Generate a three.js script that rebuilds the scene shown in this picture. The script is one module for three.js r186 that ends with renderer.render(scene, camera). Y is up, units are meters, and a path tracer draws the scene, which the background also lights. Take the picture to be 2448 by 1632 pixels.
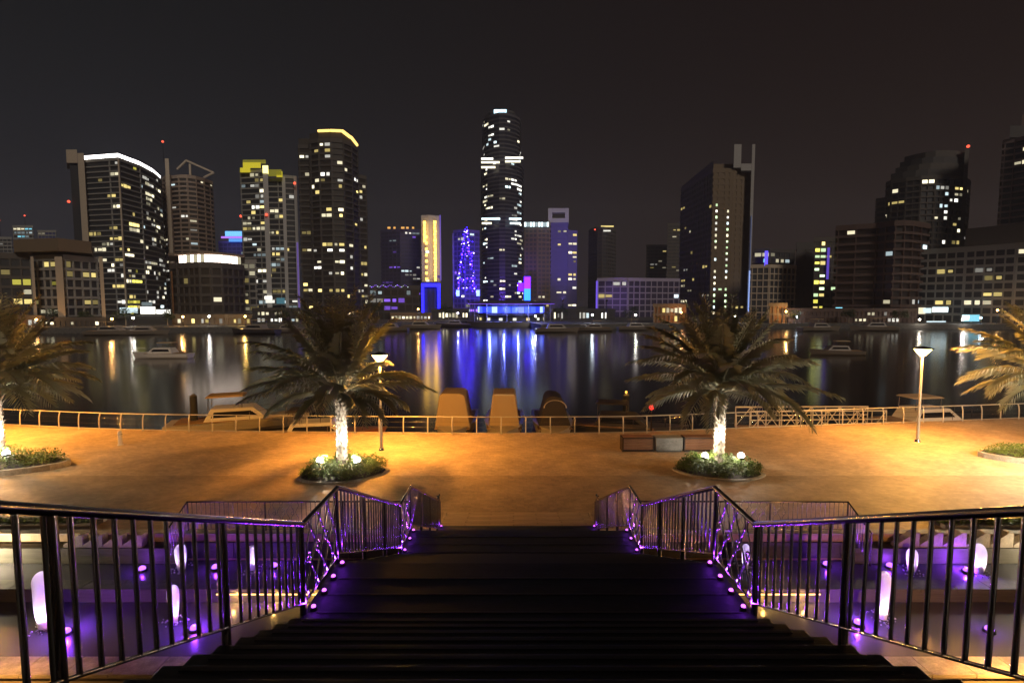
import * as THREE from 'three';
import { mergeGeometries } from 'three/addons/utils/BufferGeometryUtils.js';
import { RoundedBoxGeometry } from 'three/addons/geometries/RoundedBoxGeometry.js';

// ---------------------------------------------------------------- camera, sky, light, exposure
const scene = new THREE.Scene();
const EYE = 10.3;                      // metres above the marina water
const camera = new THREE.PerspectiveCamera(66.315, 1024 / 682, 0.1, 6000);
camera.position.set(0, EYE, 0);
camera.rotation.set(-0.07432, 0, 0);
const renderer = new THREE.WebGLRenderer({ antialias: true });
renderer.toneMapping = THREE.LinearToneMapping;
renderer.toneMappingExposure = 1;
renderer.shadowMap.enabled = true;

{ // night sky lit by the city: grey-blue to the left, brownish to the right, darker overhead
  const W = 256, H = 128, data = new Float32Array(W * H * 4);
  for (let j = 0; j < H; j++) for (let i = 0; i < W; i++) {
    const el = ((j + 0.5) / H - 0.5) * Math.PI, az = ((i + 0.5) / W) * 2 * Math.PI - Math.PI;
    const x = Math.cos(az) * Math.cos(el);
    const k = 0.5 + 0.5 * Math.sin(Math.max(-1, Math.min(1, x / 0.75)) * Math.PI / 2);    // 0 left of the view, 1 right of it
    const h = Math.exp(-Math.max(0, el) / 0.24);
    const cool = [0.0045 + 0.0145 * h, 0.0052 + 0.014 * h, 0.0052 + 0.0205 * h];
    const warm = [0.0062 + 0.016 * h, 0.0032 + 0.0095 * h, 0.003 + 0.0055 * h];
    const o = (j * W + i) * 4;
    for (let c = 0; c < 3; c++) data[o + c] = cool[c] * (1 - k) + warm[c] * k;
    data[o + 3] = 1;
  }
  const t = new THREE.DataTexture(data, W, H, THREE.RGBAFormat, THREE.FloatType);
  t.mapping = THREE.EquirectangularReflectionMapping; t.magFilter = THREE.LinearFilter; t.minFilter = THREE.LinearFilter;
  t.needsUpdate = true;
  scene.background = t; scene.environment = t;
}
const moon = new THREE.DirectionalLight(new THREE.Color(1, 0.86, 0.72), 1.0);   // weak glow of moon and city from behind the camera
moon.position.set(190, 240, 150); moon.target.position.set(0, 0, -250);
moon.castShadow = true; moon.shadow.radius = 20; moon.shadow.mapSize.set(2048, 2048);
Object.assign(moon.shadow.camera, { left: -500, right: 500, top: 400, bottom: -400, near: 1, far: 1500 });
scene.add(moon, moon.target);
scene.fog = new THREE.FogExp2(new THREE.Color(0.52, 0.54, 0.66), 0.00018);      // hazy night air

// ---------------------------------------------------------------- helpers
let seed = 7;
const rnd = () => { seed |= 0; seed = (seed + 0x6D2B79F5) | 0; let t = Math.imul(seed ^ (seed >>> 15), 1 | seed); t = (t + Math.imul(t ^ (t >>> 7), 61 | t)) ^ t; return ((t ^ (t >>> 14)) >>> 0) / 4294967296; };
const rr = (a, b) => a + (b - a) * rnd();
const pick = a => a[Math.floor(rnd() * a.length)];
const V = (x, y, d) => new THREE.Vector3(x, y, -d);            // d = metres in front of the camera
const F = 1249, HZ = 723;                                        // lens and horizon row of the photograph, for reading off bearings
const bx = (sx, d) => (sx - 1224) / F * d;                       // bearing -> metres to the side
const by = (sy, d) => EYE + (HZ - sy) / F * d;                   // height read off at a distance
const used = {};
const numbered = n => { const k = used[n] = (used[n] ?? -1) + 1; return k ? `${n}_${String(k).padStart(3, '0')}` : n; };
const rgb = (r, g, b) => new THREE.Color().setRGB(r, g, b);
const M = (c, roughness = 0.8, metalness = 0, extra = {}) => new THREE.MeshStandardMaterial({ color: rgb(...c), roughness, metalness, ...extra });
const glow = (c, k, base = [0.02, 0.02, 0.02]) => new THREE.MeshStandardMaterial({ color: rgb(...base), roughness: 0.6, emissive: rgb(...c), emissiveIntensity: k });
const part = (name, geo, mat, parent, pos, scale, ry) => {
  const m = new THREE.Mesh(geo, mat); m.name = name; m.castShadow = m.receiveShadow = true;
  if (pos) m.position.copy(pos); if (scale) m.scale.set(...scale); if (ry) m.rotation.y = ry;
  parent.add(m); return m;
};
const meta = (o, label, category, group, kind) => { Object.assign(o.userData, { label, category }); if (group) o.userData.group = group; if (kind) o.userData.kind = kind; return o; };
const thing = (name, label, category, pos, ry = 0, group) => {
  const g = new THREE.Group(); g.name = numbered(name); if (pos) g.position.copy(pos); g.rotation.y = ry; scene.add(g); return meta(g, label, category, group);
};
const solo = (name, geo, mat, label, category, group, kind) => meta(part(numbered(name), geo, mat, scene), label, category, group, kind);
const struct = (name, geo, mat, label) => { const m = part(numbered(name), geo, mat, scene); m.userData.kind = 'structure'; m.userData.label = label; m.userData.category = name.split('_').pop(); return m; };
const dup = (o, label, pos, ry, group) => { const c = o.clone(); c.name = numbered(o.name.replace(/_\d{3}$/, '')); c.userData = { ...o.userData, label }; if (group) c.userData.group = group; if (pos) c.position.copy(pos); if (ry !== undefined) c.rotation.y = ry; scene.add(c); return c; };
const UNIT = new THREE.BoxGeometry(1, 1, 1);
const boxAt = (w, h, d, x, y, z, ry = 0) => { const g = new THREE.BoxGeometry(w, h, d); if (ry) g.rotateY(ry); g.translate(x, y, z); return g; };
const merge = l => mergeGeometries(l.map(g => { const n = g.index ? g.toNonIndexed() : g; for (const k of Object.keys(n.attributes)) if (!['position', 'normal', 'uv'].includes(k)) n.deleteAttribute(k); return n; }));
const bar = (a, b, r, seg = 10, r2 = r) => {
  const dir = b.clone().sub(a), g = new THREE.CylinderGeometry(r2, r, dir.length(), seg);
  g.applyQuaternion(new THREE.Quaternion().setFromUnitVectors(new THREE.Vector3(0, 1, 0), dir.normalize()));
  return g.translate((a.x + b.x) / 2, (a.y + b.y) / 2, (a.z + b.z) / 2);
};
const ball = (p, r, s = 10) => new THREE.SphereGeometry(r, s, Math.max(6, s - 2)).translate(p.x, p.y, p.z);
// prism over a plan polygon [[x, z], ...] from y0 to y1, uv in metres
function prism(pts, y0, y1) {
  const pos = [], uv = [];
  const tri = (a, b, c, ua, ub, uc) => { pos.push(...a, ...b, ...c); uv.push(...ua, ...ub, ...uc); };
  let run = 0;
  for (let i = 0; i < pts.length; i++) {
    const [ax, az] = pts[i], [cx, cz] = pts[(i + 1) % pts.length], L = Math.hypot(cx - ax, cz - az);
    tri([ax, y0, az], [cx, y0, cz], [cx, y1, cz], [run, y0], [run + L, y0], [run + L, y1]);
    tri([ax, y0, az], [cx, y1, cz], [ax, y1, az], [run, y0], [run + L, y1], [run, y1]);
    run += L;
  }
  const c = pts.map(p => new THREE.Vector2(p[0], p[1]));
  for (const f of THREE.ShapeUtils.triangulateShape(c, [])) {
    const [a, b, d] = f.map(k => pts[k]);
    tri([a[0], y1, a[1]], [b[0], y1, b[1]], [d[0], y1, d[1]], a, b, d);
    tri([a[0], y0, a[1]], [d[0], y0, d[1]], [b[0], y0, b[1]], a, d, b);
  }
  const g = new THREE.BufferGeometry();
  g.setAttribute('position', new THREE.Float32BufferAttribute(pos, 3));
  g.setAttribute('uv', new THREE.Float32BufferAttribute(uv, 2));
  g.computeVertexNormals();
  return g;
}
// polygon pushed outwards by d (mitred)
function offset(pts, d) {
  const n = pts.length; let A = 0;
  for (let i = 0; i < n; i++) { const [a, b] = pts[i], [c, e] = pts[(i + 1) % n]; A += a * e - c * b; }
  const s = A > 0 ? 1 : -1, out = [];
  for (let i = 0; i < n; i++) {
    const p = pts[(i + n - 1) % n], q = pts[i], r = pts[(i + 1) % n];
    const u = [q[0] - p[0], q[1] - p[1]], v = [r[0] - q[0], r[1] - q[1]], lu = Math.hypot(...u), lv = Math.hypot(...v);
    const n1 = [u[1] / lu * s, -u[0] / lu * s], n2 = [v[1] / lv * s, -v[0] / lv * s];
    const k = 1 + n1[0] * n2[0] + n1[1] * n2[1];
    out.push([q[0] + (n1[0] + n2[0]) * d / Math.max(k, 0.35), q[1] + (n1[1] + n2[1]) * d / Math.max(k, 0.35)]);
  }
  return out;
}
// tileable value noise
function noiseField(n, cells, sd) {
  let s = sd; const r = () => { s = (s * 16807) % 2147483647; return s / 2147483647; };
  const g = Float32Array.from({ length: cells * cells }, r), out = new Float32Array(n * n), sm = t => t * t * (3 - 2 * t);
  for (let y = 0; y < n; y++) for (let x = 0; x < n; x++) {
    const fx = x / n * cells, fy = y / n * cells, ix = fx | 0, iy = fy | 0, tx = sm(fx - ix), ty = sm(fy - iy), jx = (ix + 1) % cells, jy = (iy + 1) % cells;
    out[y * n + x] = (g[iy * cells + ix] * (1 - tx) + g[iy * cells + jx] * tx) * (1 - ty) + (g[jy * cells + ix] * (1 - tx) + g[jy * cells + jx] * tx) * ty;
  }
  return out;
}
function tex(n, f, srgb = true) {
  const d = new Uint8Array(n * n * 4);
  for (let i = 0; i < n * n; i++) { const c = f(i, i % n, (i / n) | 0); d[i * 4] = c[0]; d[i * 4 + 1] = c[1]; d[i * 4 + 2] = c[2]; d[i * 4 + 3] = 255; }
  const t = new THREE.DataTexture(d, n, n); t.wrapS = t.wrapT = THREE.RepeatWrapping; t.magFilter = THREE.LinearFilter; t.minFilter = THREE.LinearMipmapLinearFilter; t.generateMipmaps = true;
  if (srgb) t.colorSpace = THREE.SRGBColorSpace; t.needsUpdate = true; return t;
}
const N512 = [noiseField(512, 5, 11), noiseField(512, 17, 23), noiseField(512, 64, 37), noiseField(512, 200, 51)];
const grime = i => 0.36 * N512[0][i] + 0.28 * N512[1][i] + 0.2 * N512[2][i] + 0.16 * N512[3][i];
const withRepeat = (t, k) => { const c = t.clone(); c.repeat.set(k, k); c.needsUpdate = true; return c; };
const clamp = v => Math.max(0, Math.min(255, v));
// pavement: fine paving of small setts, mottled
const paveTex = (() => {
  const n = 1024, a = noiseField(n, 6, 3), b = noiseField(n, 40, 5), c = noiseField(n, 300, 9), tone = Float32Array.from({ length: 4096 }, () => rnd());
  return tex(n, (i, x, y) => {
    const row = (y / 32) | 0, xx = (x + (row % 2) * 32) % n, col = (xx / 64) | 0, jx = xx % 64, jy = y % 32;
    const joint = (jx < 1.5 || jy < 1.5) ? 0.86 : 1, v = joint * (0.8 + 0.16 * a[i] + 0.1 * b[i] + 0.1 * c[i] + 0.1 * tone[(row * 37 + col * 11) % 4096]);
    return [clamp(182 * v), clamp(154 * v), clamp(122 * v)];
  });
})();
const stoneTex = tex(512, i => { const v = 0.7 + 0.6 * (grime(i) - 0.1); return [clamp(190 * v), clamp(178 * v), clamp(160 * v)]; });
const greyTex = tex(512, i => { const v = 0.62 + 0.7 * grime(i); return [clamp(255 * v), clamp(255 * v), clamp(255 * v)]; });
const bumpTex = tex(512, i => { const v = 255 * grime(i); return [v, v, v]; }, false);

// ---------------------------------------------------------------- materials
const mat = {
  pave: M([1, 1, 1], 0.62, 0, { map: withRepeat(paveTex, 1 / 5), bumpMap: withRepeat(bumpTex, 1 / 3), bumpScale: 0.004 }),
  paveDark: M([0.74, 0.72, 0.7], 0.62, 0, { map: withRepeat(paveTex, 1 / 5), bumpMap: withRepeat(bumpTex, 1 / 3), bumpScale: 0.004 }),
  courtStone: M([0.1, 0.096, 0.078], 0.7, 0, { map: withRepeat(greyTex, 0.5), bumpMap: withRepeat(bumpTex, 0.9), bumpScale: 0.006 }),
  stone: M([1, 1, 1], 0.75, 0, { map: withRepeat(stoneTex, 0.5), bumpMap: withRepeat(bumpTex, 0.9), bumpScale: 0.006 }),
  granite: M([0.035, 0.034, 0.036], 0.55, 0, { map: withRepeat(greyTex, 0.8), bumpMap: withRepeat(bumpTex, 1.5), bumpScale: 0.003 }),
  graniteEdge: M([0.075, 0.07, 0.066], 0.5, 0, { map: withRepeat(greyTex, 0.8) }),
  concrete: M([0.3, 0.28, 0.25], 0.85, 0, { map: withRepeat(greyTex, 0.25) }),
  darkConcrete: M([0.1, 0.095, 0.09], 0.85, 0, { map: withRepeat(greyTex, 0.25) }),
  steel: M([0.55, 0.53, 0.52], 0.19, 1),
  postSteel: M([0.34, 0.32, 0.31], 0.17, 1),
  darkSteel: M([0.16, 0.15, 0.15], 0.22, 1),
  railPaint: M([0.45, 0.4, 0.33], 0.45, 0.2),
  soil: M([0.05, 0.035, 0.022], 0.95),
  leaf: M([0.075, 0.105, 0.035], 0.6, 0, { side: THREE.DoubleSide }),
  shrub: M([0.13, 0.18, 0.03], 0.6, 0, { side: THREE.DoubleSide }),
  shrubDark: M([0.045, 0.075, 0.025], 0.7, 0, { side: THREE.DoubleSide }),
  frond: new THREE.MeshPhysicalMaterial({ color: rgb(0.24, 0.24, 0.15), roughness: 0.95, transmission: 0.45, thickness: 0, side: THREE.DoubleSide }),
  rachis: M([0.17, 0.16, 0.09], 0.6),
  stub: M([0.1, 0.075, 0.05], 0.95),
  trunk: M([0.26, 0.21, 0.15], 0.9, 0, { map: withRepeat(greyTex, 2), bumpMap: withRepeat(bumpTex, 3), bumpScale: 0.02 }),
  wood: M([0.3, 0.13, 0.055], 0.6, 0, { map: withRepeat(greyTex, 0.7) }),
  canvas: M([0.42, 0.3, 0.17], 0.85, 0, { bumpMap: withRepeat(bumpTex, 0.7), bumpScale: 0.02 }),
  blackCanvas: M([0.03, 0.022, 0.02], 0.7),
  gel: M([0.62, 0.57, 0.5], 0.35),
  hull: M([0.4, 0.34, 0.27], 0.4),
  hullFar: M([0.15, 0.125, 0.1], 0.5),
  cabinFar: M([0.24, 0.21, 0.18], 0.5),
  hullDark: M([0.05, 0.045, 0.05], 0.35),
  boatGlass: M([0.015, 0.015, 0.02], 0.1),
  teak: M([0.3, 0.17, 0.08], 0.7, 0, { map: withRepeat(greyTex, 1) }),
  rubber: M([0.02, 0.02, 0.02], 0.8),
  // city
  glass: M([0.028, 0.03, 0.034], 0.6),
  glassBrown: M([0.03, 0.024, 0.018], 0.6),
  bandGrey: M([0.24, 0.235, 0.22], 0.8),
  bandBrown: M([0.24, 0.18, 0.135], 0.8),
  bandDark: M([0.075, 0.066, 0.058], 0.8),
  bandMaroon: M([0.075, 0.046, 0.038], 0.8),
  wallBeige: M([0.4, 0.33, 0.25], 0.85),
  wallGrey: M([0.3, 0.29, 0.28], 0.85),
  wallWhite: M([0.42, 0.41, 0.4], 0.8),
  wallBrown: M([0.15, 0.11, 0.07], 0.85),
  wallDark: M([0.06, 0.056, 0.055], 0.85),
  wallOchre: M([0.16, 0.075, 0.028], 0.85),
  water: new THREE.MeshPhysicalMaterial({ color: rgb(0.008, 0.009, 0.011), roughness: 0.145, ior: 1.33 }),
  pool: new THREE.MeshPhysicalMaterial({ color: rgb(0.13, 0.13, 0.14), roughness: 0.25, ior: 1.33 }),
  foam: new THREE.MeshPhysicalMaterial({ color: rgb(0.8, 0.8, 0.85), roughness: 1, transmission: 0.45, thickness: 0 }),
};
const litColours = {
  warm: [1, 0.78, 0.26], cream: [1, 0.9, 0.6], white: [1, 0.97, 0.86], cool: [0.75, 0.95, 1], cyan: [0.25, 0.75, 0.95], green: [0.72, 1, 0.55], amber: [1, 0.5, 0.12],
  yellow: [0.95, 0.85, 0.12], orange: [1, 0.35, 0.08], violet: [0.3, 0.13, 1],
};
const lit = {};
for (const [k, c] of Object.entries(litColours)) lit[k] = [0.2, 0.55, 1.05, 2.2].map(s => glow(c, s));
const palettes = {
  home: ['warm', 'cream', 'cream', 'white', 'warm'], yellow: ['warm', 'yellow', 'warm', 'cream'], office: ['cream', 'white', 'white', 'cream', 'cool'],
  mixed: ['cream', 'white', 'cool', 'warm', 'white', 'cream'], greenish: ['green', 'cream', 'cool', 'white'], lime: ['green', 'yellow', 'warm'], cool: ['cool', 'white', 'cyan', 'cream'], violet: ['violet', 'cool', 'white', 'violet'],
};

// ---------------------------------------------------------------- the setting: water, near land, far land
struct('water', new THREE.PlaneGeometry(3000, 1200).rotateX(-Math.PI / 2).translate(0, 0, -560), mat.water, 'dark still marina water mirroring the city lights');
const CX = 0.19, PLAZA = 2.58, COURT = 0.95, RAILX = 2.55;
const quay = [[-75, 41], [-45, 34.6], [-31.3, 32.6], [-23.5, 31.4], [-14.4, 30.9], [-7, 30.6], [0, 30.5], [7, 30.7], [14.5, 31.85], [22.7, 33], [32.2, 34.3], [45, 36.4], [75, 42]];
struct('plaza', prism([[-75, 24], [-24, 24], [-24, -17], [CX - 2.62, -17], [CX - 2.62, -18.75], [CX + 2.62, -18.75], [CX + 2.62, -17], [24, -17], [24, 24], [75, 24], ...quay.map(([x, d]) => [x, -d]).reverse()], -3, PLAZA), mat.pave, 'broad paved promenade lit orange by street lamps');
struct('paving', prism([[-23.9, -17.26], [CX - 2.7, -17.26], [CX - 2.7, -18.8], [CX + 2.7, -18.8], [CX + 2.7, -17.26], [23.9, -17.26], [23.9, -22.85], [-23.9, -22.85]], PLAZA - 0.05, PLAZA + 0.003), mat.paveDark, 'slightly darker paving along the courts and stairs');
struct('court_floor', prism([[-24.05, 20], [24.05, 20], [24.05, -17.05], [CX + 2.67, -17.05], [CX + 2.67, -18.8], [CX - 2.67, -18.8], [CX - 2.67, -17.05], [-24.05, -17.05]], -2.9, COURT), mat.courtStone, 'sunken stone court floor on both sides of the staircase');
{
  const shore = [[-1500, 150], [-420, 166], [-168, 171], [-86, 179], [-60, 192], [-48, 226], [-12, 243], [4, 240], [11, 196], [56, 207], [104, 208], [197, 201], [420, 200], [1500, 190]];
  struct('far_ground', prism([...shore.map(([x, d]) => [x, -d]), [1500, -1100], [-1500, -1100]], -3, 2), mat.darkConcrete, 'far bank of the marina below the towers');
}

// ---------------------------------------------------------------- grand staircase
const flights = [ // depth and floor height of each flight's top and foot
  [1.06, 8.9, 5.705, 6.764, 14], [6.87, 6.764, 10.74, 4.99, 12], [11.85, 4.99, 16.1, 3.03, 13],
];
{
  const st = thing('staircase', 'wide dark granite staircase going down to the plaza', 'staircase');
  const W = 5.16;
  const step = (d0, d1, y, name = 'step', m = mat.granite, w = W) => {
    const len = d1 - d0 + 0.025, g = new RoundedBoxGeometry(w, 0.19, len, 1, 0.012).translate(CX, y - 0.095, -(d0 + d1) / 2);
    return part(name, g, m, st);
  };
  for (const [d0, y0, d1, y1, n] of flights) {
    const run = (d1 - d0) / n, rise = (y0 - y1) / n;
    for (let i = 1; i < n; i++) {
      const s = step(d0 + (i - 1) * run, d0 + i * run, y0 - i * rise);
      part('nosing', new THREE.BoxGeometry(W - 0.3, 0.006, 0.045).translate(CX, y0 - i * rise + 0.003, -(d0 + i * run - 0.03)), mat.graniteEdge, s);
    }
    const body = [[-d0 + 0.05, COURT], [-d0 + 0.05, y0 - 0.32], [-d1, y1 - 0.18], [-d1, COURT]];
    const sh = new THREE.Shape(body.map(([a, b]) => new THREE.Vector2(a, b)));
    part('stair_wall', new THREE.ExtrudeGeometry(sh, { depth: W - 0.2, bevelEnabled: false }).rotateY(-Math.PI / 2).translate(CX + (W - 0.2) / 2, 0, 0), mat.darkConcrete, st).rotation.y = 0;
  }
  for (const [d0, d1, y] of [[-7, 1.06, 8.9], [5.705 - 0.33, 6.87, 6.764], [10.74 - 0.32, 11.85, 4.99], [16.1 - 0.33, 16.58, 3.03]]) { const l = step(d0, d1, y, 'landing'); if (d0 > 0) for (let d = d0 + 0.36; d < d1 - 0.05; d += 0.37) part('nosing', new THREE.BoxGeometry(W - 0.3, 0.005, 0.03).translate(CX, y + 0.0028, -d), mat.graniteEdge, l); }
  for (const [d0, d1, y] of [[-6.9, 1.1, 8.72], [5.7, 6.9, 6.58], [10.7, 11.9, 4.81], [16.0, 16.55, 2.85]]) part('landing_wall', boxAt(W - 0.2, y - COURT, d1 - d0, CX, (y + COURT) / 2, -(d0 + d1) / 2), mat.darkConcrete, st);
  for (let i = 1; i <= 2; i++) step(16.58 + (i - 1) * 0.72, 16.58 + i * 0.72, 3.03 - i * 0.15, 'step', mat.pave, 5.2);
  part('landing_wall', boxAt(5.1, 2.4 - COURT, 2.1, CX, (2.4 + COURT) / 2, -17.65), mat.darkConcrete, st);
  step(18.02, 18.76, 2.583, 'step', mat.pave, 5.2);
}

// ---------------------------------------------------------------- stair railings with violet lights
const violet = new THREE.Color(0.26, 0.035, 1);
const violetLens = glow([0.6, 0.1, 1], 4.5);
const BAL = new THREE.CylinderGeometry(0.0155, 0.0155, 1, 10);
const POST = new THREE.CylinderGeometry(0.036, 0.036, 1, 18);
function wavy(h, amp, turns, r) {
  const pts = []; for (let i = 0; i <= 18; i++) { const t = i / 18; pts.push(new THREE.Vector3(0, h * t, Math.sin(t * Math.PI * 2 * turns) * amp)); }
  return new THREE.TubeGeometry(new THREE.CatmullRomCurve3(pts), 26, r, 6);
}
const WAVE_A = wavy(0.92, 0.05, 2, 0.011), WAVE_B = wavy(0.92, -0.05, 2, 0.011), RING = new THREE.TorusGeometry(0.055, 0.01, 6, 14).rotateY(Math.PI / 2);
for (const s of [-1, 1]) {
  const X = CX + s * RAILX;
  const r = thing('stair_railing', s < 0 ? 'stainless steel stair railing with violet lights, left side of the staircase' : 'stainless steel stair railing with violet lights, right side of the staircase', 'railing', null, 0, 'railings of the grand staircase');
  const nodes = [[-3, 8.9], [1.06, 8.9], [5.705, 6.764], [6.87, 6.764], [10.74, 4.99], [11.85, 4.99], [16.1, 3.03], [16.52, 3.03]];
  for (let i = 0; i + 1 < nodes.length; i++) {
    const [d0, y0] = nodes[i], [d1, y1] = nodes[i + 1], flat = y0 === y1, L = d1 - d0;
    part('handrail', merge([bar(V(X, y0 + 1.05, d0), V(X, y1 + 1.05, d1), 0.031, 16), ball(V(X, y1 + 1.05, d1), 0.0315, 14)]), mat.darkSteel, r);
    part('bottom_rail', bar(V(X, y0 + 0.13, d0), V(X, y1 + 0.13, d1), 0.014, 8), mat.steel, r);
    const np = Math.max(1, Math.round(L / 1.5));
    for (let k = i ? 1 : 0; k <= np; k++) {
      const t = k / np, y = y0 + (y1 - y0) * t;
      part('post', POST, mat.postSteel, r, V(X + s * 0.02, y + 0.4, d0 + L * t), [1, 1.27, 1]);
    }
    const nb = Math.round(L / 0.148);
    for (let k = 1; k < nb; k++) {
      const t = k / nb; if (Math.abs(t * np - Math.round(t * np)) * L / np < 0.06) continue;
      const y = y0 + (y1 - y0) * t, d = d0 + L * t;
      if (flat && i >= 2 && L > 1) {
        part('scroll_bar', k % 2 ? WAVE_A : WAVE_B, mat.steel, r, V(X, y + 0.13, d));
        if (k % 2) part('scroll_ring', RING, mat.steel, r, V(X, y + 0.6, d));
      } else part('baluster', BAL, mat.steel, r, V(X, y + 0.59, d), [1, 0.92, 1]);
    }
  }
  // violet luminaires let into the landing edge at the foot of the railing
  for (const [d, y, k] of [[5.78, 6.764, 1], [6.12, 6.764, 0.8], [6.45, 6.764, 0.8], [6.8, 6.764, 1], [10.8, 4.99, 1.5], [11.35, 4.99, 0.8], [11.78, 4.99, 0.8], [16.45, 3.03, 0.7]]) {
    const x = X - s * 0.07;
    const h = part('floor_light', new THREE.CylinderGeometry(0.034, 0.04, 0.04, 14), mat.darkSteel, r, V(x, y + 0.022, d));
    part('lens', new THREE.SphereGeometry(0.026, 10, 6, 0, Math.PI * 2, 0, Math.PI / 2), violetLens, h, new THREE.Vector3(0, 0.021, 0));
    const p = new THREE.SpotLight(violet, 1.7 * k, 0, 1.2, 0.6), a = new THREE.Object3D(); a.name = 'aim'; a.position.set(s * 0.12, 1, 0); p.position.set(0, 0.07, 0); p.castShadow = true; h.add(p, a); p.target = a;
    const q = new THREE.PointLight(violet, 0.05 * k); q.position.set(0, 0.1, 0); h.add(q);
  }
}

// ---------------------------------------------------------------- railings along the plaza edge above the courts
for (const s of [-1, 1]) {
  const r = thing('court_railing', s < 0 ? 'low baluster railing along the plaza edge behind the left pool' : 'low baluster railing along the plaza edge behind the right pool', 'railing', null, 0, 'railings round the sunken courts');
  const path = [[2.62, 16.55], [2.62, 17.12], [5.9, 17.12], [8.5, 17.1], [11.1, 17.08], [11.1, 15.9]];
  const hs = [PLAZA + 0.4, PLAZA, PLAZA, PLAZA, PLAZA, PLAZA - 0.55];
  for (let i = 0; i + 1 < path.length; i++) {
    const a = V(CX + s * path[i][0], hs[i], path[i][1]), b = V(CX + s * path[i + 1][0], hs[i + 1], path[i + 1][1]), L = a.distanceTo(b);
    const up = (v, h) => v.clone().setY(v.y + h);
    part('handrail', merge([bar(up(a, 1.05), up(b, 1.05), 0.026, 12), ball(up(b, 1.05), 0.0265, 12)]), mat.darkSteel, r);
    part('bottom_rail', bar(up(a, 0.1), up(b, 0.1), 0.012, 8), mat.steel, r);
    part('post', POST, mat.darkSteel, r, up(b, 0.52), [0.8, 1.05, 0.8]);
    const nb = Math.round(L / 0.15);
    for (let k = 1; k < nb; k++) {
      const q = a.clone().lerp(b, k / nb), scroll = i === 2 && k > nb - 8 || i === 3 && k < 4;
      if (scroll) { part('scroll_bar', k % 2 ? WAVE_A : WAVE_B, mat.steel, r, up(q, 0.1), [1, 1.03, 1], Math.PI / 2); part('scroll_ring', RING, mat.steel, r, up(q, 0.35 + 0.3 * (k % 2)), null, Math.PI / 2); }
      else part('baluster', BAL, mat.steel, r, up(q, 0.575), [1, 0.95, 1]);
    }
  }
}

// ---------------------------------------------------------------- leaf masses
function leafMass(n, place, size) { // many small bent leaves
  const pos = [];
  for (let i = 0; i < n; i++) {
    const p = place(), a = rr(0, 6.283), e = rr(-0.5, 1.1), L = size * rr(0.6, 1.4), w = L * rr(0.22, 0.36);
    const dx = Math.cos(a) * Math.cos(e), dy = Math.sin(e), dz = Math.sin(a) * Math.cos(e), sx = -Math.sin(a), sz = Math.cos(a);
    const A = [p.x, p.y, p.z], B = [p.x + dx * L * 0.5 + sx * w, p.y + dy * L * 0.5, p.z + dz * L * 0.5 + sz * w], C = [p.x + dx * L, p.y + dy * L - 0.2 * L, p.z + dz * L], D = [p.x + dx * L * 0.5 - sx * w, p.y + dy * L * 0.5, p.z + dz * L * 0.5 - sz * w];
    pos.push(...A, ...B, ...C, ...A, ...C, ...D);
  }
  const g = new THREE.BufferGeometry(); g.setAttribute('position', new THREE.Float32BufferAttribute(pos, 3)); g.computeVertexNormals(); return g;
}

// ---------------------------------------------------------------- date palms
const leafletGeo = (e0, len, bend, twist) => {
  const pos = [], rach = [], pt = t => { // arc bending under its own weight
    let x = 0, y = 0; const n = 24; for (let i = 0; i < n * t; i++) { const q = i / n, e = e0 - bend * Math.pow(q, 1.35); x += Math.cos(e) * len / n; y += Math.sin(e) * len / n; } return [x, y];
  };
  const N = 64;
  for (let i = 0; i <= 12; i++) rach.push(new THREE.Vector3(...pt(i / 12), 0));
  for (let i = 0; i < N; i++) {
    const t = 0.14 + 0.86 * i / (N - 1), [x, y] = pt(t), e = e0 - bend * Math.pow(t, 1.35);
    const L = 0.78 * Math.pow(Math.sin(Math.PI * (0.12 + 0.84 * t)), 0.7) * rr(0.8, 1.1), fw = 0.55 + 0.25 * t;
    for (const s of [-1, 1]) {
      const up = rr(0.1, 0.5), side = Math.sqrt(Math.max(0.05, 1 - fw * fw));
      const dx = Math.cos(e) * fw - Math.sin(e) * up * 0.5, dy = Math.sin(e) * fw + Math.cos(e) * up * 0.5 - 0.38 * rr(0, 1), dz = s * side * rr(0.85, 1.1), w = 0.0125;
      const mx = x + dx * L * 0.5, my = y + dy * L * 0.5, mz = dz * L * 0.5, tx = x + dx * L, ty = y + dy * L - 0.22 * L, tz = dz * L;
      pos.push(x, y, 0, mx + w, my + w * 0.6, mz, tx, ty, tz, x, y, 0, tx, ty, tz, mx - w, my - w * 0.6, mz);
    }
  }
  const g = new THREE.BufferGeometry(); g.setAttribute('position', new THREE.Float32BufferAttribute(pos, 3)); g.computeVertexNormals();
  const tube = new THREE.TubeGeometry(new THREE.CatmullRomCurve3(rach), 14, 0.02, 5);
  return [g, tube];
};
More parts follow.
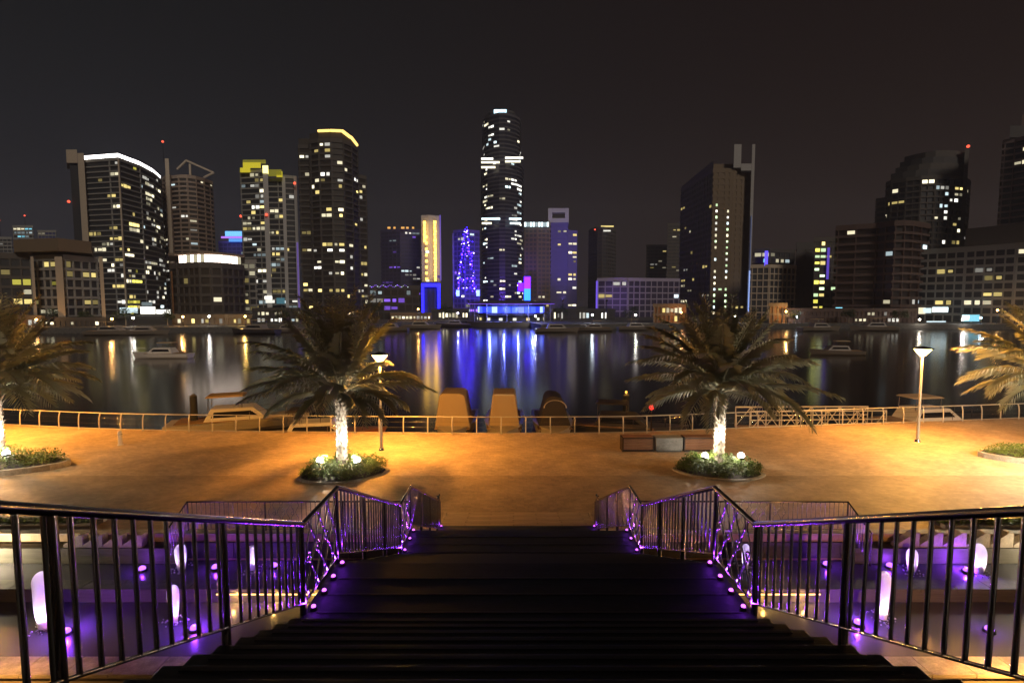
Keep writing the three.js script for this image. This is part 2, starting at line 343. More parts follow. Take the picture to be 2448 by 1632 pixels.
function makePalm(label, pos, turn, H, gap) {
  const p = thing('date_palm', label, 'palm', pos, turn, 'palms standing in planters along the promenade');
  const prof = []; for (let i = 0; i <= 40; i++) { const t = i / 40; prof.push(new THREE.Vector2(0.225 + 0.09 * Math.pow(1 - t, 6) + 0.018 * Math.sin(t * 95) + (t > 0.86 ? (t - 0.86) * 0.55 : 0), t * H)); }
  part('trunk', new THREE.LatheGeometry(prof, 18), mat.trunk, p);
  const boots = []; // stubs of cut fronds spiralling up the trunk
  for (let i = 0; i < 110; i++) { const y = 0.25 + i / 110 * (H - 0.1), a = i * 2.399, rad = 0.235 + (y / H > 0.86 ? 0.06 : 0); boots.push(new THREE.ConeGeometry(0.065, 0.2, 5).rotateX(0.75).rotateY(-a + Math.PI / 2).translate(Math.cos(a) * rad, y, Math.sin(a) * rad)); }
  part('frond_stub', merge(boots), mat.stub, p).userData.kind = 'stuff';
  const n = 64;
  for (let i = 0; i < n; i++) {
    const t = i / (n - 1), az = i * 2.39996 + rr(-0.2, 0.2);
    const e0 = 1.5 - 1.42 * Math.pow(t, 0.9) + rr(-0.12, 0.12), len = rr(3.7, 4.7) * (t > 0.85 ? 0.8 : 1), bend = t < 0.3 ? rr(0.25, 0.7) : rr(0.7, 1.3);
    const [lg, rg] = leafletGeo(e0, len, bend, 0);
    if (gap) { // the crown is open where the lamp stands
      let hit = false, x = 0, y = H + 0.3; for (let q = 0; q < 1; q += 0.05) { const e = e0 - bend * Math.pow(q, 1.35); x += Math.cos(e) * len * 0.05; y += Math.sin(e) * len * 0.05; if (Math.hypot(x * Math.cos(az + turn) - gap[0], y - gap[1]) < 0.85) hit = true; }
      if (hit) continue;
    }
    const o = new THREE.Object3D(); o.position.set(Math.cos(az) * 0.12, H + 0.15 + (1 - t) * 0.35, -Math.sin(az) * 0.12); o.rotation.y = az; o.updateMatrix();
    const f = part('frond', lg.applyMatrix4(o.matrix), mat.frond, p);
    part('rachis', rg.applyMatrix4(o.matrix), mat.rachis, f);
  }
  return p;
}
const palmSpots = [ // x, depth, turn, label
  [-7.7, 23.2, 1.15, 'date palm with floodlit white trunk beside the lamp post, left of the stairs'],
  [9.65, 23.9, 2.3, 'date palm with floodlit trunk behind the right stair railing'],
  [-24.35, 24.3, 4.1, 'date palm at the far left edge with glaring white trunk'],
  [27.2, 25.6, 5.2, 'date palm at the far right edge, only its hanging fronds in view'],
];
palmSpots.forEach(([x, d, a, l], i) => makePalm(l, V(x, PLAZA + 0.12, d), a, [3.35, 3.3, 3.3, 3.5][i], i ? null : [1.8, 5.25]));

// planters: low leaf-shaped kerbs with shrubs and two uplights each
const lensMat = glow([1, 0.97, 0.9], 22);
function planter(x, d, L, Wd, turn, label, shrubLabel, opts = {}) {
  const g = thing('planter', label, 'planter', V(x, PLAZA, d), turn, 'leaf shaped palm planters');
  const outline = k => { const pts = []; for (let i = 0; i < 24; i++) { const a = i / 24 * Math.PI * 2, c = Math.cos(a), s = Math.sin(a); pts.push([c * (L - k), s * Math.pow(Math.abs(Math.sin(a)), 0.35) * (Wd - k)]); } return pts; };
  const shp = new THREE.Shape(outline(0).map(p => new THREE.Vector2(...p))); shp.holes.push(new THREE.Path(outline(0.16).map(p => new THREE.Vector2(...p)).reverse()));
  part('kerb', new THREE.ExtrudeGeometry(shp, { depth: opts.low ? 0.05 : 0.24, bevelEnabled: true, bevelSize: 0.015, bevelThickness: 0.015, bevelSegments: 1 }).rotateX(-Math.PI / 2).translate(0, 0.004, 0), mat.stone, g);
  part('soil', prism(outline(0.17).map(([a, b]) => [a, -b]), 0.01, opts.low ? 0.06 : 0.17), mat.soil, g);
  const H = opts.h ?? 0.75;
  const place = () => { for (;;) { const u = rr(-1, 1), v = rr(-1, 1); if (Math.abs(v) > 1 - u * u * 0.95) continue; const top = H * (1 - 0.55 * (u * u + v * v * 0.6)) * (0.8 + 0.35 * Math.sin(u * 9 + v * 5) * Math.cos(v * 7)); const yy = (opts.low ? 0.05 : 0.17) + Math.max(0.06, top) * Math.pow(rnd(), 0.5); if (Math.hypot(u * L - (opts.tx ?? 0), v * Wd) < 0.34 || (yy > 0.3 && (Math.hypot(u * L - 0.85, v * Wd - 0.35) < 0.3 || Math.hypot(u * L + 0.85, v * Wd - 0.35) < 0.3))) continue; return { x: u * (L - 0.1), y: yy, z: v * (Wd - 0.1) }; } };
  const sh = part(numbered('shrub_bed'), leafMass(opts.n ?? 5200, place, 0.11), mat.shrub, scene, V(x, PLAZA, d)); sh.rotation.y = turn; meta(sh, shrubLabel, 'shrub', 'shrub beds in the planters', 'stuff');
  return g;
}
planter(-7.55, 23.0, 2.0, 1.25, 0.3, 'leaf shaped planter at the foot of the palm beside the lamp post', 'low green shrubs round the palm beside the lamp post', { h: 0.95, low: true, n: 7000 });
planter(9.4, 23.3, 2.0, 1.2, -0.2, 'leaf shaped planter at the foot of the palm behind the right railing', 'low green shrubs round the palm behind the right railing', { h: 0.85, low: true, n: 7000 });
planter(-24.3, 23.9, 3.3, 1.5, 0.12, 'pale stone kerbed planter with pointed end at the left edge', 'green shrubs in the planter at the left edge');
planter(26.9, 25.1, 3.5, 1.5, -0.2, 'pale stone kerbed planter with pointed end at the right edge', 'clipped green shrubs in the planter at the right edge', { h: 0.55 });
const upWhere = ['beside the lamp post', 'behind the right railing', 'at the far left edge', 'at the far right edge'];
palmSpots.forEach(([x, d], i) => {
  for (const [k, s] of [['left', -1], ['right', 1]]) {
    const px = x + s * 0.85, pd = d - 0.5, y = PLAZA + 0.17;
    const u = thing('uplight', `glaring white uplight on the ${k} of the palm ${upWhere[i]}`, 'spotlight', V(px, y, pd), 0, 'white uplights below the palms');
    part('stake', new THREE.CylinderGeometry(0.025, 0.025, 0.3, 8), mat.darkSteel, u, new THREE.Vector3(0, 0.2, 0));
    const head = part('housing', new THREE.CylinderGeometry(0.15, 0.11, 0.2, 16, 1, true), mat.darkSteel, u, new THREE.Vector3(0, 0.5, 0));
    part('lens', new THREE.SphereGeometry(0.15, 14, 8), lensMat, head, new THREE.Vector3(0, 0.08, 0));
    head.rotation.z = s * 0.32; head.rotation.x = -0.15;
    const sp = new THREE.SpotLight(new THREE.Color(1, 0.95, 0.86), 130, 0, 0.55, 0.7); sp.position.set(0, 0.8, 0); sp.castShadow = true; sp.shadow.radius = 4;
    const tg = new THREE.Object3D(); tg.name = 'aim'; tg.position.set(-s * 0.85, 2.0, -0.5); u.add(sp, tg); sp.target = tg;
    const pl = new THREE.PointLight(new THREE.Color(1, 0.93, 0.8), 9); pl.position.set(-s * 0.18, 0.8, -0.05); u.add(pl);
  }
});

// ---------------------------------------------------------------- promenade lamps
const sodium = new THREE.Color(1, 0.44, 0.075);
const lampGlass = glow([1, 0.62, 0.26], 9);
function streetLamp(x, d, H, I, label, colour = sodium, m = lampGlass) {
  const g = thing('street_lamp', label, 'street lamp', V(x, PLAZA, d), 0, 'promenade street lamps');
  part('base', new THREE.CylinderGeometry(0.11, 0.15, 0.12, 16).translate(0, 0.06, 0), mat.steel, g);
  part('pole', new THREE.CylinderGeometry(0.05, 0.075, H - 0.5, 14).translate(0, (H - 0.5) / 2 + 0.1, 0), mat.railPaint, g);
  const h = part('lantern', new THREE.CylinderGeometry(0.4, 0.13, 0.36, 24, 1, false).translate(0, H - 0.22, 0), m, g);
  part('cap', new THREE.LatheGeometry([[0.001, 0.14], [0.2, 0.1], [0.5, 0.02], [0.52, 0], [0.42, -0.01], [0.001, -0.01]].map(a => new THREE.Vector2(...a)), 24).translate(0, H, 0), mat.darkSteel, h);
  const p = new THREE.PointLight(colour, I); p.position.set(0, H - 0.55, 0); p.castShadow = true; p.shadow.radius = 8; g.add(p);
  for (const a of [0, 2.09, 4.19]) { const q = new THREE.PointLight(colour, I); q.position.set(Math.cos(a) * 0.5, H - 0.3, Math.sin(a) * 0.5); q.castShadow = true; q.shadow.radius = 8; g.add(q); }
  return g;
}
streetLamp(-6.85, 26.9, 5.05, 120, 'tall street lamp standing behind the palm left of the stairs');
streetLamp(22.6, 28.6, 5.2, 100, 'bright street lamp on the open plaza at right');
streetLamp(-29.8, 27.6, 5.05, 170, 'street lamp beyond the left edge of the plaza');
streetLamp(52, 30.5, 5.05, 70, 'street lamp beyond the right edge of the plaza');
streetLamp(24.2, 20.4, 4.2, 95, 'white lamp beyond the right edge by the railing', new THREE.Color(1, 0.86, 0.62), glow([1, 0.9, 0.75], 9));
streetLamp(-25.2, 20.4, 4.2, 36, 'white lamp beyond the left edge by the railing', new THREE.Color(1, 0.85, 0.62), glow([1, 0.9, 0.75], 9));

// ---------------------------------------------------------------- promenade railing at the water
{
  const r = thing('promenade_railing', 'low orange lit railing along the water edge of the plaza', 'railing');
  const pts = quay.slice(1, -1).map(([x, d]) => [x, d - 0.35]);
  const curve = new THREE.CatmullRomCurve3(pts.map(([x, d]) => V(x, PLAZA, d))), n = Math.round(curve.getLength() / 1.45), P = curve.getSpacedPoints(n);
  const up = (v, h, o = 0) => v.clone().add(new THREE.Vector3(0, h, -o));
  const post = new THREE.TubeGeometry(new THREE.CatmullRomCurve3([[0, 0, 0], [0, 0.35, 0], [0, 0.75, -0.03], [0, 1.02, -0.12]].map(a => new THREE.Vector3(...a))), 10, 0.034, 8);
  P.forEach((p, i) => {
    part('post', post, mat.railPaint, r, p);
    if (i < n) {
      part('top_rail', bar(up(p, 1.02, 0.12), up(P[i + 1], 1.02, 0.12), 0.032, 8), mat.railPaint, r);
      part('bottom_rail', bar(up(p, 0.1), up(P[i + 1], 0.1), 0.022, 8), mat.railPaint, r);
      for (const h of [0.42, 0.72]) part('wire', bar(up(p, h, h > 0.5 ? 0.03 : 0), up(P[i + 1], h, h > 0.5 ? 0.03 : 0), 0.006, 5), mat.steel, r);
    }
  });
}

// ---------------------------------------------------------------- plaza furniture
{
  const b = thing('bollard', 'short pale bollard on the plaza near the water railing', 'bollard', V(-21.3, PLAZA, 27.9));
  part('post', new THREE.LatheGeometry([[0.001, 0.8], [0.07, 0.79], [0.1, 0.74], [0.105, 0.7], [0.1, 0.06], [0.15, 0.04], [0.15, 0]].map(a => new THREE.Vector2(...a)), 18), mat.gel, b);
  part('collar', new THREE.TorusGeometry(0.107, 0.014, 6, 18).rotateX(Math.PI / 2).translate(0, 0.6, 0), mat.steel, b);
  for (const [x, l] of [[6.55, 'timber sided bench box left of the concrete block'], [9.75, 'timber sided bench box right of the concrete block, behind the palm']]) {
    const g = thing('bench', l, 'bench', V(x, PLAZA, 26.9), 0.02, 'bench boxes on the plaza');
    part('frame', merge([boxAt(1.66, 0.06, 0.62, 0, 0.71, 0), boxAt(1.66, 0.08, 0.6, 0, 0.04, 0), boxAt(0.06, 0.62, 0.6, -0.8, 0.37, 0), boxAt(0.06, 0.62, 0.6, 0.8, 0.37, 0)]), mat.darkSteel, g);
    for (let i = 0; i < 4; i++) part('plank', new RoundedBoxGeometry(1.52, 0.135, 0.03, 1, 0.008), mat.wood, g, new THREE.Vector3(0, 0.165 + i * 0.145, 0.25));
    for (let i = 0; i < 4; i++) part('plank', new RoundedBoxGeometry(1.56, 0.03, 0.14, 1, 0.008), mat.wood, g, new THREE.Vector3(0, 0.757, -0.22 + i * 0.15));
  }
  const k = thing('concrete_block', 'plain concrete seat block between the two bench boxes', 'block', V(8.15, PLAZA, 26.9));
  part('body', new RoundedBoxGeometry(1.4, 0.66, 0.7, 2, 0.03).translate(0, 0.41, 0), mat.concrete, k); part('plinth', boxAt(1.26, 0.08, 0.58, 0, 0.04, 0), mat.darkConcrete, k);
  // small dark bird
  const bird = thing('bird', 'small dark bird standing on the open plaza right of the palm', 'bird', V(-5.85, PLAZA, 23.0));
  const body = new THREE.LatheGeometry([[0.001, -0.16], [0.02, -0.12], [0.05, -0.05], [0.06, 0.02], [0.045, 0.08], [0.03, 0.1], [0.036, 0.13], [0.02, 0.16], [0.004, 0.19], [0.001, 0.2]].map(a => new THREE.Vector2(...a)), 10).rotateZ(-0.75).translate(0, 0.14, 0);
  part('body', body, mat.rubber, bird);
  for (const z of [-0.02, 0.02]) part('leg', bar(new THREE.Vector3(0, 0, z), new THREE.Vector3(0.01, 0.1, z), 0.006, 5), mat.rubber, bird);
}

// ---------------------------------------------------------------- sunken courts with fountain pools
for (const s of [-1, 1]) {
  const side = s < 0 ? 'left' : 'right', X = d => CX + s * d, x0 = 3.1, x1 = 18.5;
  const rect = (a, b, d0, d1, y0, y1) => boxAt(Math.abs(b - a), y1 - y0, d1 - d0, X((a + b) / 2), (y0 + y1) / 2, -(d0 + d1) / 2);
  const pool = thing('fountain_pool', `two level fountain pool in the sunken court ${side} of the stairs`, 'pool', null, 0, 'fountain pools beside the staircase');
  const run = (name, a, b, d0, d1, y0, y1, n, m) => { for (let i = 0; i < n; i++) { const u0 = a + (b - a) * i / n + 0.006, u1 = a + (b - a) * (i + 1) / n - 0.006; part(name, new RoundedBoxGeometry(Math.abs(u1 - u0), y1 - y0, d1 - d0, 1, 0.012), m, pool, V(X((u0 + u1) / 2), (y0 + y1) / 2, (d0 + d1) / 2)); } };
  part('lower_water', rect(x0 + 0.3, x1, 12.5, 15.12, 1.1, 1.3), mat.pool, pool);
  part('upper_water', rect(x0 + 0.3, x1, 15.5, 16.9, 1.5, 1.7), mat.pool, pool);
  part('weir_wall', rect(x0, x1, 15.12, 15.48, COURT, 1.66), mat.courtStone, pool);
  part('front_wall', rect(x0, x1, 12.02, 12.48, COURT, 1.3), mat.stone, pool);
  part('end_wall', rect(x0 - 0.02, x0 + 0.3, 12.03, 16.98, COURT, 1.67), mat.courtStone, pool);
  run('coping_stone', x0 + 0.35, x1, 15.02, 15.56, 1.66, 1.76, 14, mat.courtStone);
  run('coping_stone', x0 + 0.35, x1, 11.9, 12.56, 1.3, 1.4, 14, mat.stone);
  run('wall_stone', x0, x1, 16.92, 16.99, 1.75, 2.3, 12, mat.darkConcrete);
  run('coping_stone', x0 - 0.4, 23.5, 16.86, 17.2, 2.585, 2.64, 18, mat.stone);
  // warm strip light under the weir coping next to the stairs
  const strip = thing('strip_light', `warm strip light under the pool ledge ${side} of the stairs`, 'strip light', V(X(7.3), 1.62, 15.07), 0, 'strip lights under the pool ledges');
  part('channel', new THREE.BoxGeometry(3.6, 0.05, 0.05), mat.darkSteel, strip, new THREE.Vector3(0, 0, 0.0));
  part('light_tube', new THREE.BoxGeometry(3.5, 0.03, 0.03), glow([1, 0.55, 0.14], 3.5), strip, new THREE.Vector3(0, -0.03, 0.03));
  for (const q of [-1.2, 0, 1.2]) { const p = new THREE.PointLight(new THREE.Color(1, 0.52, 0.12), 1.3); p.position.set(q, -0.1, 0.14); strip.add(p); }
  // fountain jets and violet pool lights
  const jet = (x, d, y, h, r, where) => {
    const j = thing('fountain_jet', `frothy lilac fountain jet ${where}`, 'fountain', V(x, y, d), rr(0, 6), 'fountain jets in the pools');
    const prof = [], c = 1 - 1.5 * r / h;
    for (let i = 0; i <= 16; i++) { const t = i / 16; prof.push(new THREE.Vector2(r * (0.62 + 0.38 * Math.sin(Math.min(1, t * 1.15) * Math.PI / 2)), t * c * h)); }
    for (let i = 1; i <= 12; i++) { const q = i / 12 * Math.PI / 2; prof.push(new THREE.Vector2(Math.max(0.001, r * Math.cos(q)), (c + (1 - c) * Math.sin(q)) * h)); }
    const g = new THREE.LatheGeometry(prof, 20), a = g.attributes.position;
    for (let i = 0; i < a.count; i++) { const k = 1 + 0.05 * Math.sin(a.getY(i) * 4 + Math.atan2(a.getZ(i), a.getX(i)) * 3); a.setX(i, a.getX(i) * k); a.setZ(i, a.getZ(i) * k); }
    g.computeVertexNormals(); part('water_column', g, mat.foam, j);
    part('nozzle', new THREE.CylinderGeometry(0.03, 0.045, 0.14, 10).translate(0, 0.03, 0), mat.darkSteel, j);
    const ring = []; for (let i = 0; i < 30; i++) { const b = rr(0, 6.28), q = rr(0.1, 0.42); ring.push(new THREE.IcosahedronGeometry(rr(0.012, 0.03), 0).translate(Math.cos(b) * q, 0.012, Math.sin(b) * q)); }
    part('froth', merge(ring), mat.foam, j).userData.kind = 'stuff';
    const jl = new THREE.SpotLight(new THREE.Color(0.8, 0.62, 1), 7 * h * h, 0, 1.0, 0.4), ja = new THREE.Object3D(); ja.name = 'aim'; ja.position.set(0, h, 0); jl.position.set(0, 0.12, 0); j.add(jl, ja); jl.target = ja;
  };
  const pl = (x, d, y, I, where, c = violet) => {
    const g = thing('pool_light', `violet pool light ${where}`, 'pool light', V(x, y, d), 0, 'violet lights in the fountain pools');
    part('housing', new THREE.CylinderGeometry(0.14, 0.16, 0.1, 16).translate(0, 0.03, 0), mat.darkSteel, g);
    part('lens', new THREE.SphereGeometry(0.11, 14, 8, 0, Math.PI * 2, 0, Math.PI / 2).translate(0, 0.07, 0), glow([0.4, 0.12, 1], 2.6), g);
    const p = new THREE.PointLight(c, I * 0.8); p.position.set(0, 0.24, 0); p.castShadow = true; g.add(p);
  };
  if (s < 0) {
    jet(-13.0, 13.9, 1.3, 1.6, 0.23, 'nearest the left edge'); jet(-9.6, 14.2, 1.3, 1.05, 0.15, 'in the middle of the lower left pool');
    jet(-10.7, 16.3, 1.7, 0.85, 0.17, 'in the upper left pool, outer one'); jet(-8.4, 16.3, 1.7, 0.8, 0.15, 'in the upper left pool, inner one');
    pl(-12.15, 13.6, 1.29, 9, 'beside the large jet at the left edge'); pl(-8.75, 13.75, 1.29, 7, 'beside the middle jet of the lower left pool');
    pl(-11.9, 16.2, 1.69, 1.2, 'at the outer end of the upper left pool'); pl(-9.6, 16.3, 1.69, 1.4, 'between the two upper left jets'); pl(-7.75, 16.4, 1.69, 1.0, 'at the inner end of the upper left pool');
  } else {
    jet(10.6, 14.3, 1.3, 1.4, 0.15, 'in the lower right pool'); jet(12.85, 16.2, 1.7, 0.75, 0.16, 'in the upper right pool, inner one'); jet(14.9, 16.1, 1.7, 0.95, 0.2, 'in the upper right pool, outer one');
    jet(7.6, 16.4, 1.7, 0.8, 0.12, 'in the upper right pool close to the stairs');
    pl(9.7, 14.0, 1.29, 10, 'beside the jet of the lower right pool'); pl(13.1, 13.7, 1.29, 1.2, 'in the lower right pool near the right edge');
    pl(12.3, 16.4, 1.69, 1.5, 'beside the inner jet of the upper right pool'); pl(14.55, 16.1, 1.69, 10, 'beside the outer jet of the upper right pool'); pl(10.3, 16.5, 1.69, 1.2, 'in the upper right pool near the stairs');
  }
  // warm bollard lights beside the pool front, beyond the frame
  const wb = thing('court_bollard_light', `warm bollard light in front of the ${side} pool`, 'bollard light', V(X(s > 0 ? 11.75 : 12.5), COURT, 11.2), 0, 'bollard lights in the courts');
  part('post', new THREE.CylinderGeometry(0.07, 0.08, 1.1, 14).translate(0, 0.55, 0), mat.darkSteel, wb);
  part('light_head', new THREE.CylinderGeometry(0.07, 0.07, 0.16, 14).translate(0, 1.18, 0), glow([1, 0.55, 0.15], 5), wb);
  part('cap', new THREE.CylinderGeometry(0.075, 0.09, 0.05, 14).translate(0, 1.29, 0), mat.darkSteel, wb);
  { const p = new THREE.PointLight(new THREE.Color(1, 0.45, 0.1), s > 0 ? 32 : 10); p.position.set(-s * 0.16, 1.16, -0.1); p.castShadow = true; wb.add(p); }
  // back wall of the upper pool with a row of wedge stones on it
  const sst = thing('wedge_stone_wall', `pool wall topped by a row of pale wedge stones in the ${side} court`, 'wall', null, 0, 'wedge stone walls of the courts'); sst.userData.kind = 'thing';
  part('wall', rect(11.0, 23.4, 16.58, 16.84, 1.75, 2.24), mat.courtStone, sst);
  part('ledge', rect(11.0, 23.4, 16.5, 16.86, 2.244, 2.3), mat.courtStone, sst);
  for (let i = 0; i < (s > 0 ? 6 : 4); i++) {
    const w = s > 0 ? 0.74 : 0.62, h = s > 0 ? 0.48 : 0.4, sh = new THREE.Shape((s > 0 ? [[0, 0], [0, h], [-w * 0.2, h], [-w, 0.07], [-w, 0]].map(([a, b]) => [a + w, b]).reverse() : [[0, 0], [w, 0], [w, h], [w * 0.8, h], [0, 0.07]]).map(a => new THREE.Vector2(...a)));
    const tooth = new THREE.ExtrudeGeometry(sh, { depth: 0.24, bevelEnabled: true, bevelSize: 0.01, bevelThickness: 0.01, bevelSegments: 1 });
    part('wedge_stone', tooth, mat.stone, sst, V(X((s > 0 ? 12.4 : 12.3) + (i + (s > 0 ? 0 : 1)) * w * 1.04), 2.312, 16.8));
  }
  // planting along the outer end of the court
  const cp = thing('court_planter', `low stone kerbed planting bed behind the wedge stones of the ${side} court`, 'planter', null, 0, 'raised planters in the courts');
  part('kerb', rect(14.6, 23.3, 17.3, 17.5, PLAZA + 0.004, PLAZA + 0.14), mat.stone, cp); part('kerb', rect(14.6, 23.3, 17.9, 18.05, PLAZA + 0.004, PLAZA + 0.14), mat.stone, cp); part('soil', rect(14.6, 23.3, 17.51, 17.89, PLAZA + 0.004, PLAZA + 0.12), mat.soil, cp);
  const big = s > 0;
  solo('court_shrub', leafMass(big ? 2600 : 1500, () => ({ x: X(rr(14.7, 23.2)), y: PLAZA + 0.1 + rr(0, big ? 0.24 : 0.2) * rr(0.5, 1), z: -rr(17.42, 17.85) }), big ? 0.2 : 0.13), mat.shrub, `leafy green bushes in the bed behind the ${side} court`, 'shrub', 'bushes in the courts', 'stuff');
  const cl = thing('planter_light', `small warm white spotlight beside the upper pool of the ${side} court`, 'spotlight', V(X(s > 0 ? 17.6 : 17.2), 1.7, 15.9), 0, 'uplights in the court planters');
  part('housing', new THREE.CylinderGeometry(0.09, 0.07, 0.2, 12).translate(0, 0.1, 0), mat.darkSteel, cl);
  part('lens', new THREE.SphereGeometry(0.075, 12, 6, 0, 6.2832, 0, Math.PI / 2).translate(0, 0.2, 0), glow([1, 0.95, 0.8], 8), cl);
  { const p = new THREE.PointLight(new THREE.Color(1, 0.8, 0.5), 26); p.position.set(0, 0.6, 0.1); p.castShadow = true; cl.add(p); }
}
// dark hall behind the camera that keeps the stairs in shade
{
  const h = thing('hall', 'tall unlit hall behind the top of the staircase', 'building');
  part('wall', boxAt(90, 34, 12, 0, 24.5, 14), mat.wallDark, h); part('cornice', boxAt(91, 0.8, 13, 0, 41.9, 14), mat.darkConcrete, h);
  for (let i = -6; i <= 6; i++) { part('column', new THREE.CylinderGeometry(0.5, 0.55, 26, 14), mat.darkConcrete, h, new THREE.Vector3(i * 5.5, 21, 7.2)); part('window', UNIT, mat.glass, h, new THREE.Vector3(i * 5.5 + 2.75, 18, 7.98), [3.4, 14, 0.1]); }
}

// ---------------------------------------------------------------- the city across the water
const GROUND = 2;
/* o.chain: visible corners from left to right as [bearing column, depth]; o.top: height in metres; windows are separate lit panes between floor bands */
function tower(o) {
  const t = thing(o.name ?? 'tower', o.label, o.category ?? 'tower', null, 0, o.group);
  const front = o.chain.map(([sx, d]) => [bx(sx, d), -d]);
  const back = o.chain.map(([sx, d]) => { const k = (d + (o.deep ?? 30)) / d; return [bx(sx, d) * k, -d * k]; }).reverse();
  const plan = [...front, ...back], base = o.base ?? GROUND, top = o.top;
  const fh = o.fh ?? 3.6, nf = Math.max(1, Math.round((top - base) / fh)), FH = (top - base) / nf;
  const out = o.out ?? 0.5, bh = o.bh ?? 0.9;
  part('glazing', prism(plan, base, top - 0.05), o.core ?? mat.glass, t);
  const ring = prism(offset(plan, out), 0, bh);
  if (o.bands !== false) for (let f = 1; f <= nf; f++) part('floor_band', ring, f === nf && o.topMat ? o.topMat : o.band ?? mat.bandGrey, t, new THREE.Vector3(0, base + f * FH - bh * 0.6, 0));
  part('parapet', prism(offset(plan, out * 0.9), top + bh * 0.38, top + bh * 0.4 + (o.parapet ?? 1.2)), o.topMat ?? o.band ?? mat.bandGrey, t);
  const seedWas = seed; let count = 0;
  seed = (o.seed ?? 1) * 7919;
  for (let i = 0; i + 1 < front.length; i++) {
    const [ax, az] = front[i], [cx, cz] = front[i + 1], L = Math.hypot(cx - ax, cz - az), ux = (cx - ax) / L, uz = (cz - az) / L;
    let nx = uz, nz = -ux; if (nx * -ax + nz * -az < 0) { nx = -nx; nz = -nz; }
    const ry = Math.atan2(-uz, ux), n = Math.max(1, Math.round(L / (o.bay ?? 3.6))), bw = L / n;
    const fo = { ...o, ...(o.faces?.[i] ?? {}) };
    if (fo.pier !== false) for (let b = 0; b <= n; b += fo.pierEvery ?? 1) {
      const w = fo.pierW ?? 0.5, q = Math.min(Math.max(b * bw, w / 2), L - w / 2);
      part('pier', UNIT, fo.pierMat ?? fo.band ?? mat.bandGrey, t, new THREE.Vector3(ax + ux * q + nx * out * 0.45, (base + top) / 2 - 0.03, az + uz * q + nz * out * 0.45), [w, top - base - 0.1, out * 0.8], ry);
    }
    for (let f = 0; f < nf && count < 290; f++) {
      const pf = fo.p * (fo.pf ? fo.pf(f / nf) : 1);
      for (let b = 0; b < n;) {
        const must = fo.cols?.includes(b) && rnd() < (fo.colP ?? 0.8) && f / nf < (fo.colTop ?? 1);
        if (!must && rnd() > pf) { b++; continue; }
        const len = must ? 1 : Math.min(n - b, 1 + Math.floor(rnd() * (fo.run ?? 2.4))), c = pick(palettes[fo.pal ?? 'home']), lv = must ? 3 : pick(fo.levels ?? [1, 2, 2, 3, 0]);
        for (let k = 0; k < len; k++, b++) {
          const w = bw * (fo.ww ?? 0.84) * (rnd() < 0.25 ? 0.6 : 1), h = (FH - bh) * rr(0.5, 0.85), q = (b + 0.5) * bw;
          part('lit_window', UNIT, lit[c][Math.max(0, lv - (rnd() < 0.3 ? 1 : 0))], t, new THREE.Vector3(ax + ux * q + nx * 0.1, base + f * FH + bh * 0.4 + (FH - bh) / 2, az + uz * q + nz * 0.1), [w, h, 0.16], ry); count++;
        }
      }
    }
  }
  seed = seedWas;
  t.userData.front = undefined; delete t.userData.front;
  return { t, front, plan, top, base, FH };
}
// a slab standing at a bearing: box from column a to column b at depth d
const slab = (name, t, m, a, b, d, y0, y1, deep = 4) => part(name, prism([[bx(a, d), -d], [bx(b, d), -d], [bx(b, d) * (d + deep) / d, -d - deep], [bx(a, d) * (d + deep) / d, -d - deep]], y0, y1), m, t);
const beacon = (t, sx, d, y, h = 6) => { const m = part('mast', bar(V(bx(sx, d), y, d), V(bx(sx, d), y + h, d), 0.22, 6), mat.darkSteel, t); part('beacon_lamp', ball(V(bx(sx, d), y + h + 0.6, d), 0.9, 8), glow([1, 0.1, 0.05], 2.2), m); };
const strip = (t, name, a, b, m, r = 0.5) => part(name, bar(a, b, r, 6), m, t);
const arcChain = (a, b, d0, d1, bulge, n = 7) => Array.from({ length: n }, (_, i) => { const u = i / (n - 1); return [a + (b - a) * u, d0 + (d1 - d0) * u - bulge * Math.sin(u * Math.PI)]; });
const high = (sy, d) => by(sy, d);

// -- left bank
{ // tower with the white lit crown
  const d = 360, T = tower({ label: 'glass tower with a glaring white roof rim and bare side fin', chain: [[224, d], [303, d - 6], [352, d + 14], [382, d + 34], [400, d + 56]], top: high(396, d), fh: 3.5, bay: 3.4, out: 0.9, bh: 0.8, p: 0.09, pal: 'home', run: 3.2, seed: 3, pierEvery: 6, pierW: 0.6, faces: { 1: { p: 0.1, pal: 'yellow' }, 2: { p: 0.1, pal: 'office', pier: false }, 3: { p: 0.1, pal: 'office', pier: false } }, pf: f => f < 0.35 ? 1.5 : 1, levels: [0, 1, 1, 2, 2, 3], deep: 34 });
  const wm = glow([1, 0.95, 0.9], 6), e = T.front.map(([x, z]) => new THREE.Vector3(x, T.top + 3.2, z));
  for (let i = 0; i < 4; i++) { const a = e[i], b = e[i + 1]; part('crown_light', prism([[a.x, a.z], [b.x, b.z], [b.x * 1.012, b.z * 1.012], [a.x * 1.012, a.z * 1.012]], T.top + 1.9, T.top + 4.2), wm, T.t); }
  slab('side_fin', T.t, mat.wallBeige, 208, 223, d - 5, GROUND, high(375, d - 5), 16);
  slab('side_wing', T.t, mat.glass, 189, 207.5, d + 1, GROUND, high(398, d), 16);
  slab('fin_cap', T.t, mat.wallBeige, 182, 207.5, d - 1, high(398, d), high(368, d), 16);
  slab('corner_fin', T.t, mat.wallBeige, 301, 305, d - 8, GROUND, T.top, 2.5);
  for (const [a, b, y0, y1, c, k] of [[287, 330, 735, 748, 'cool', 2], [336, 372, 733, 750, 'white', 3], [374, 408, 740, 750, 'white', 3], [340, 365, 722, 731, 'cool', 0]]) slab('lobby_window', T.t, lit[c][k], a, b, d - 14, high(y1, d - 14), high(y0, d - 14), 0.6);
  beacon(T.t, 181, d, high(490, d) , 0.5); 
}
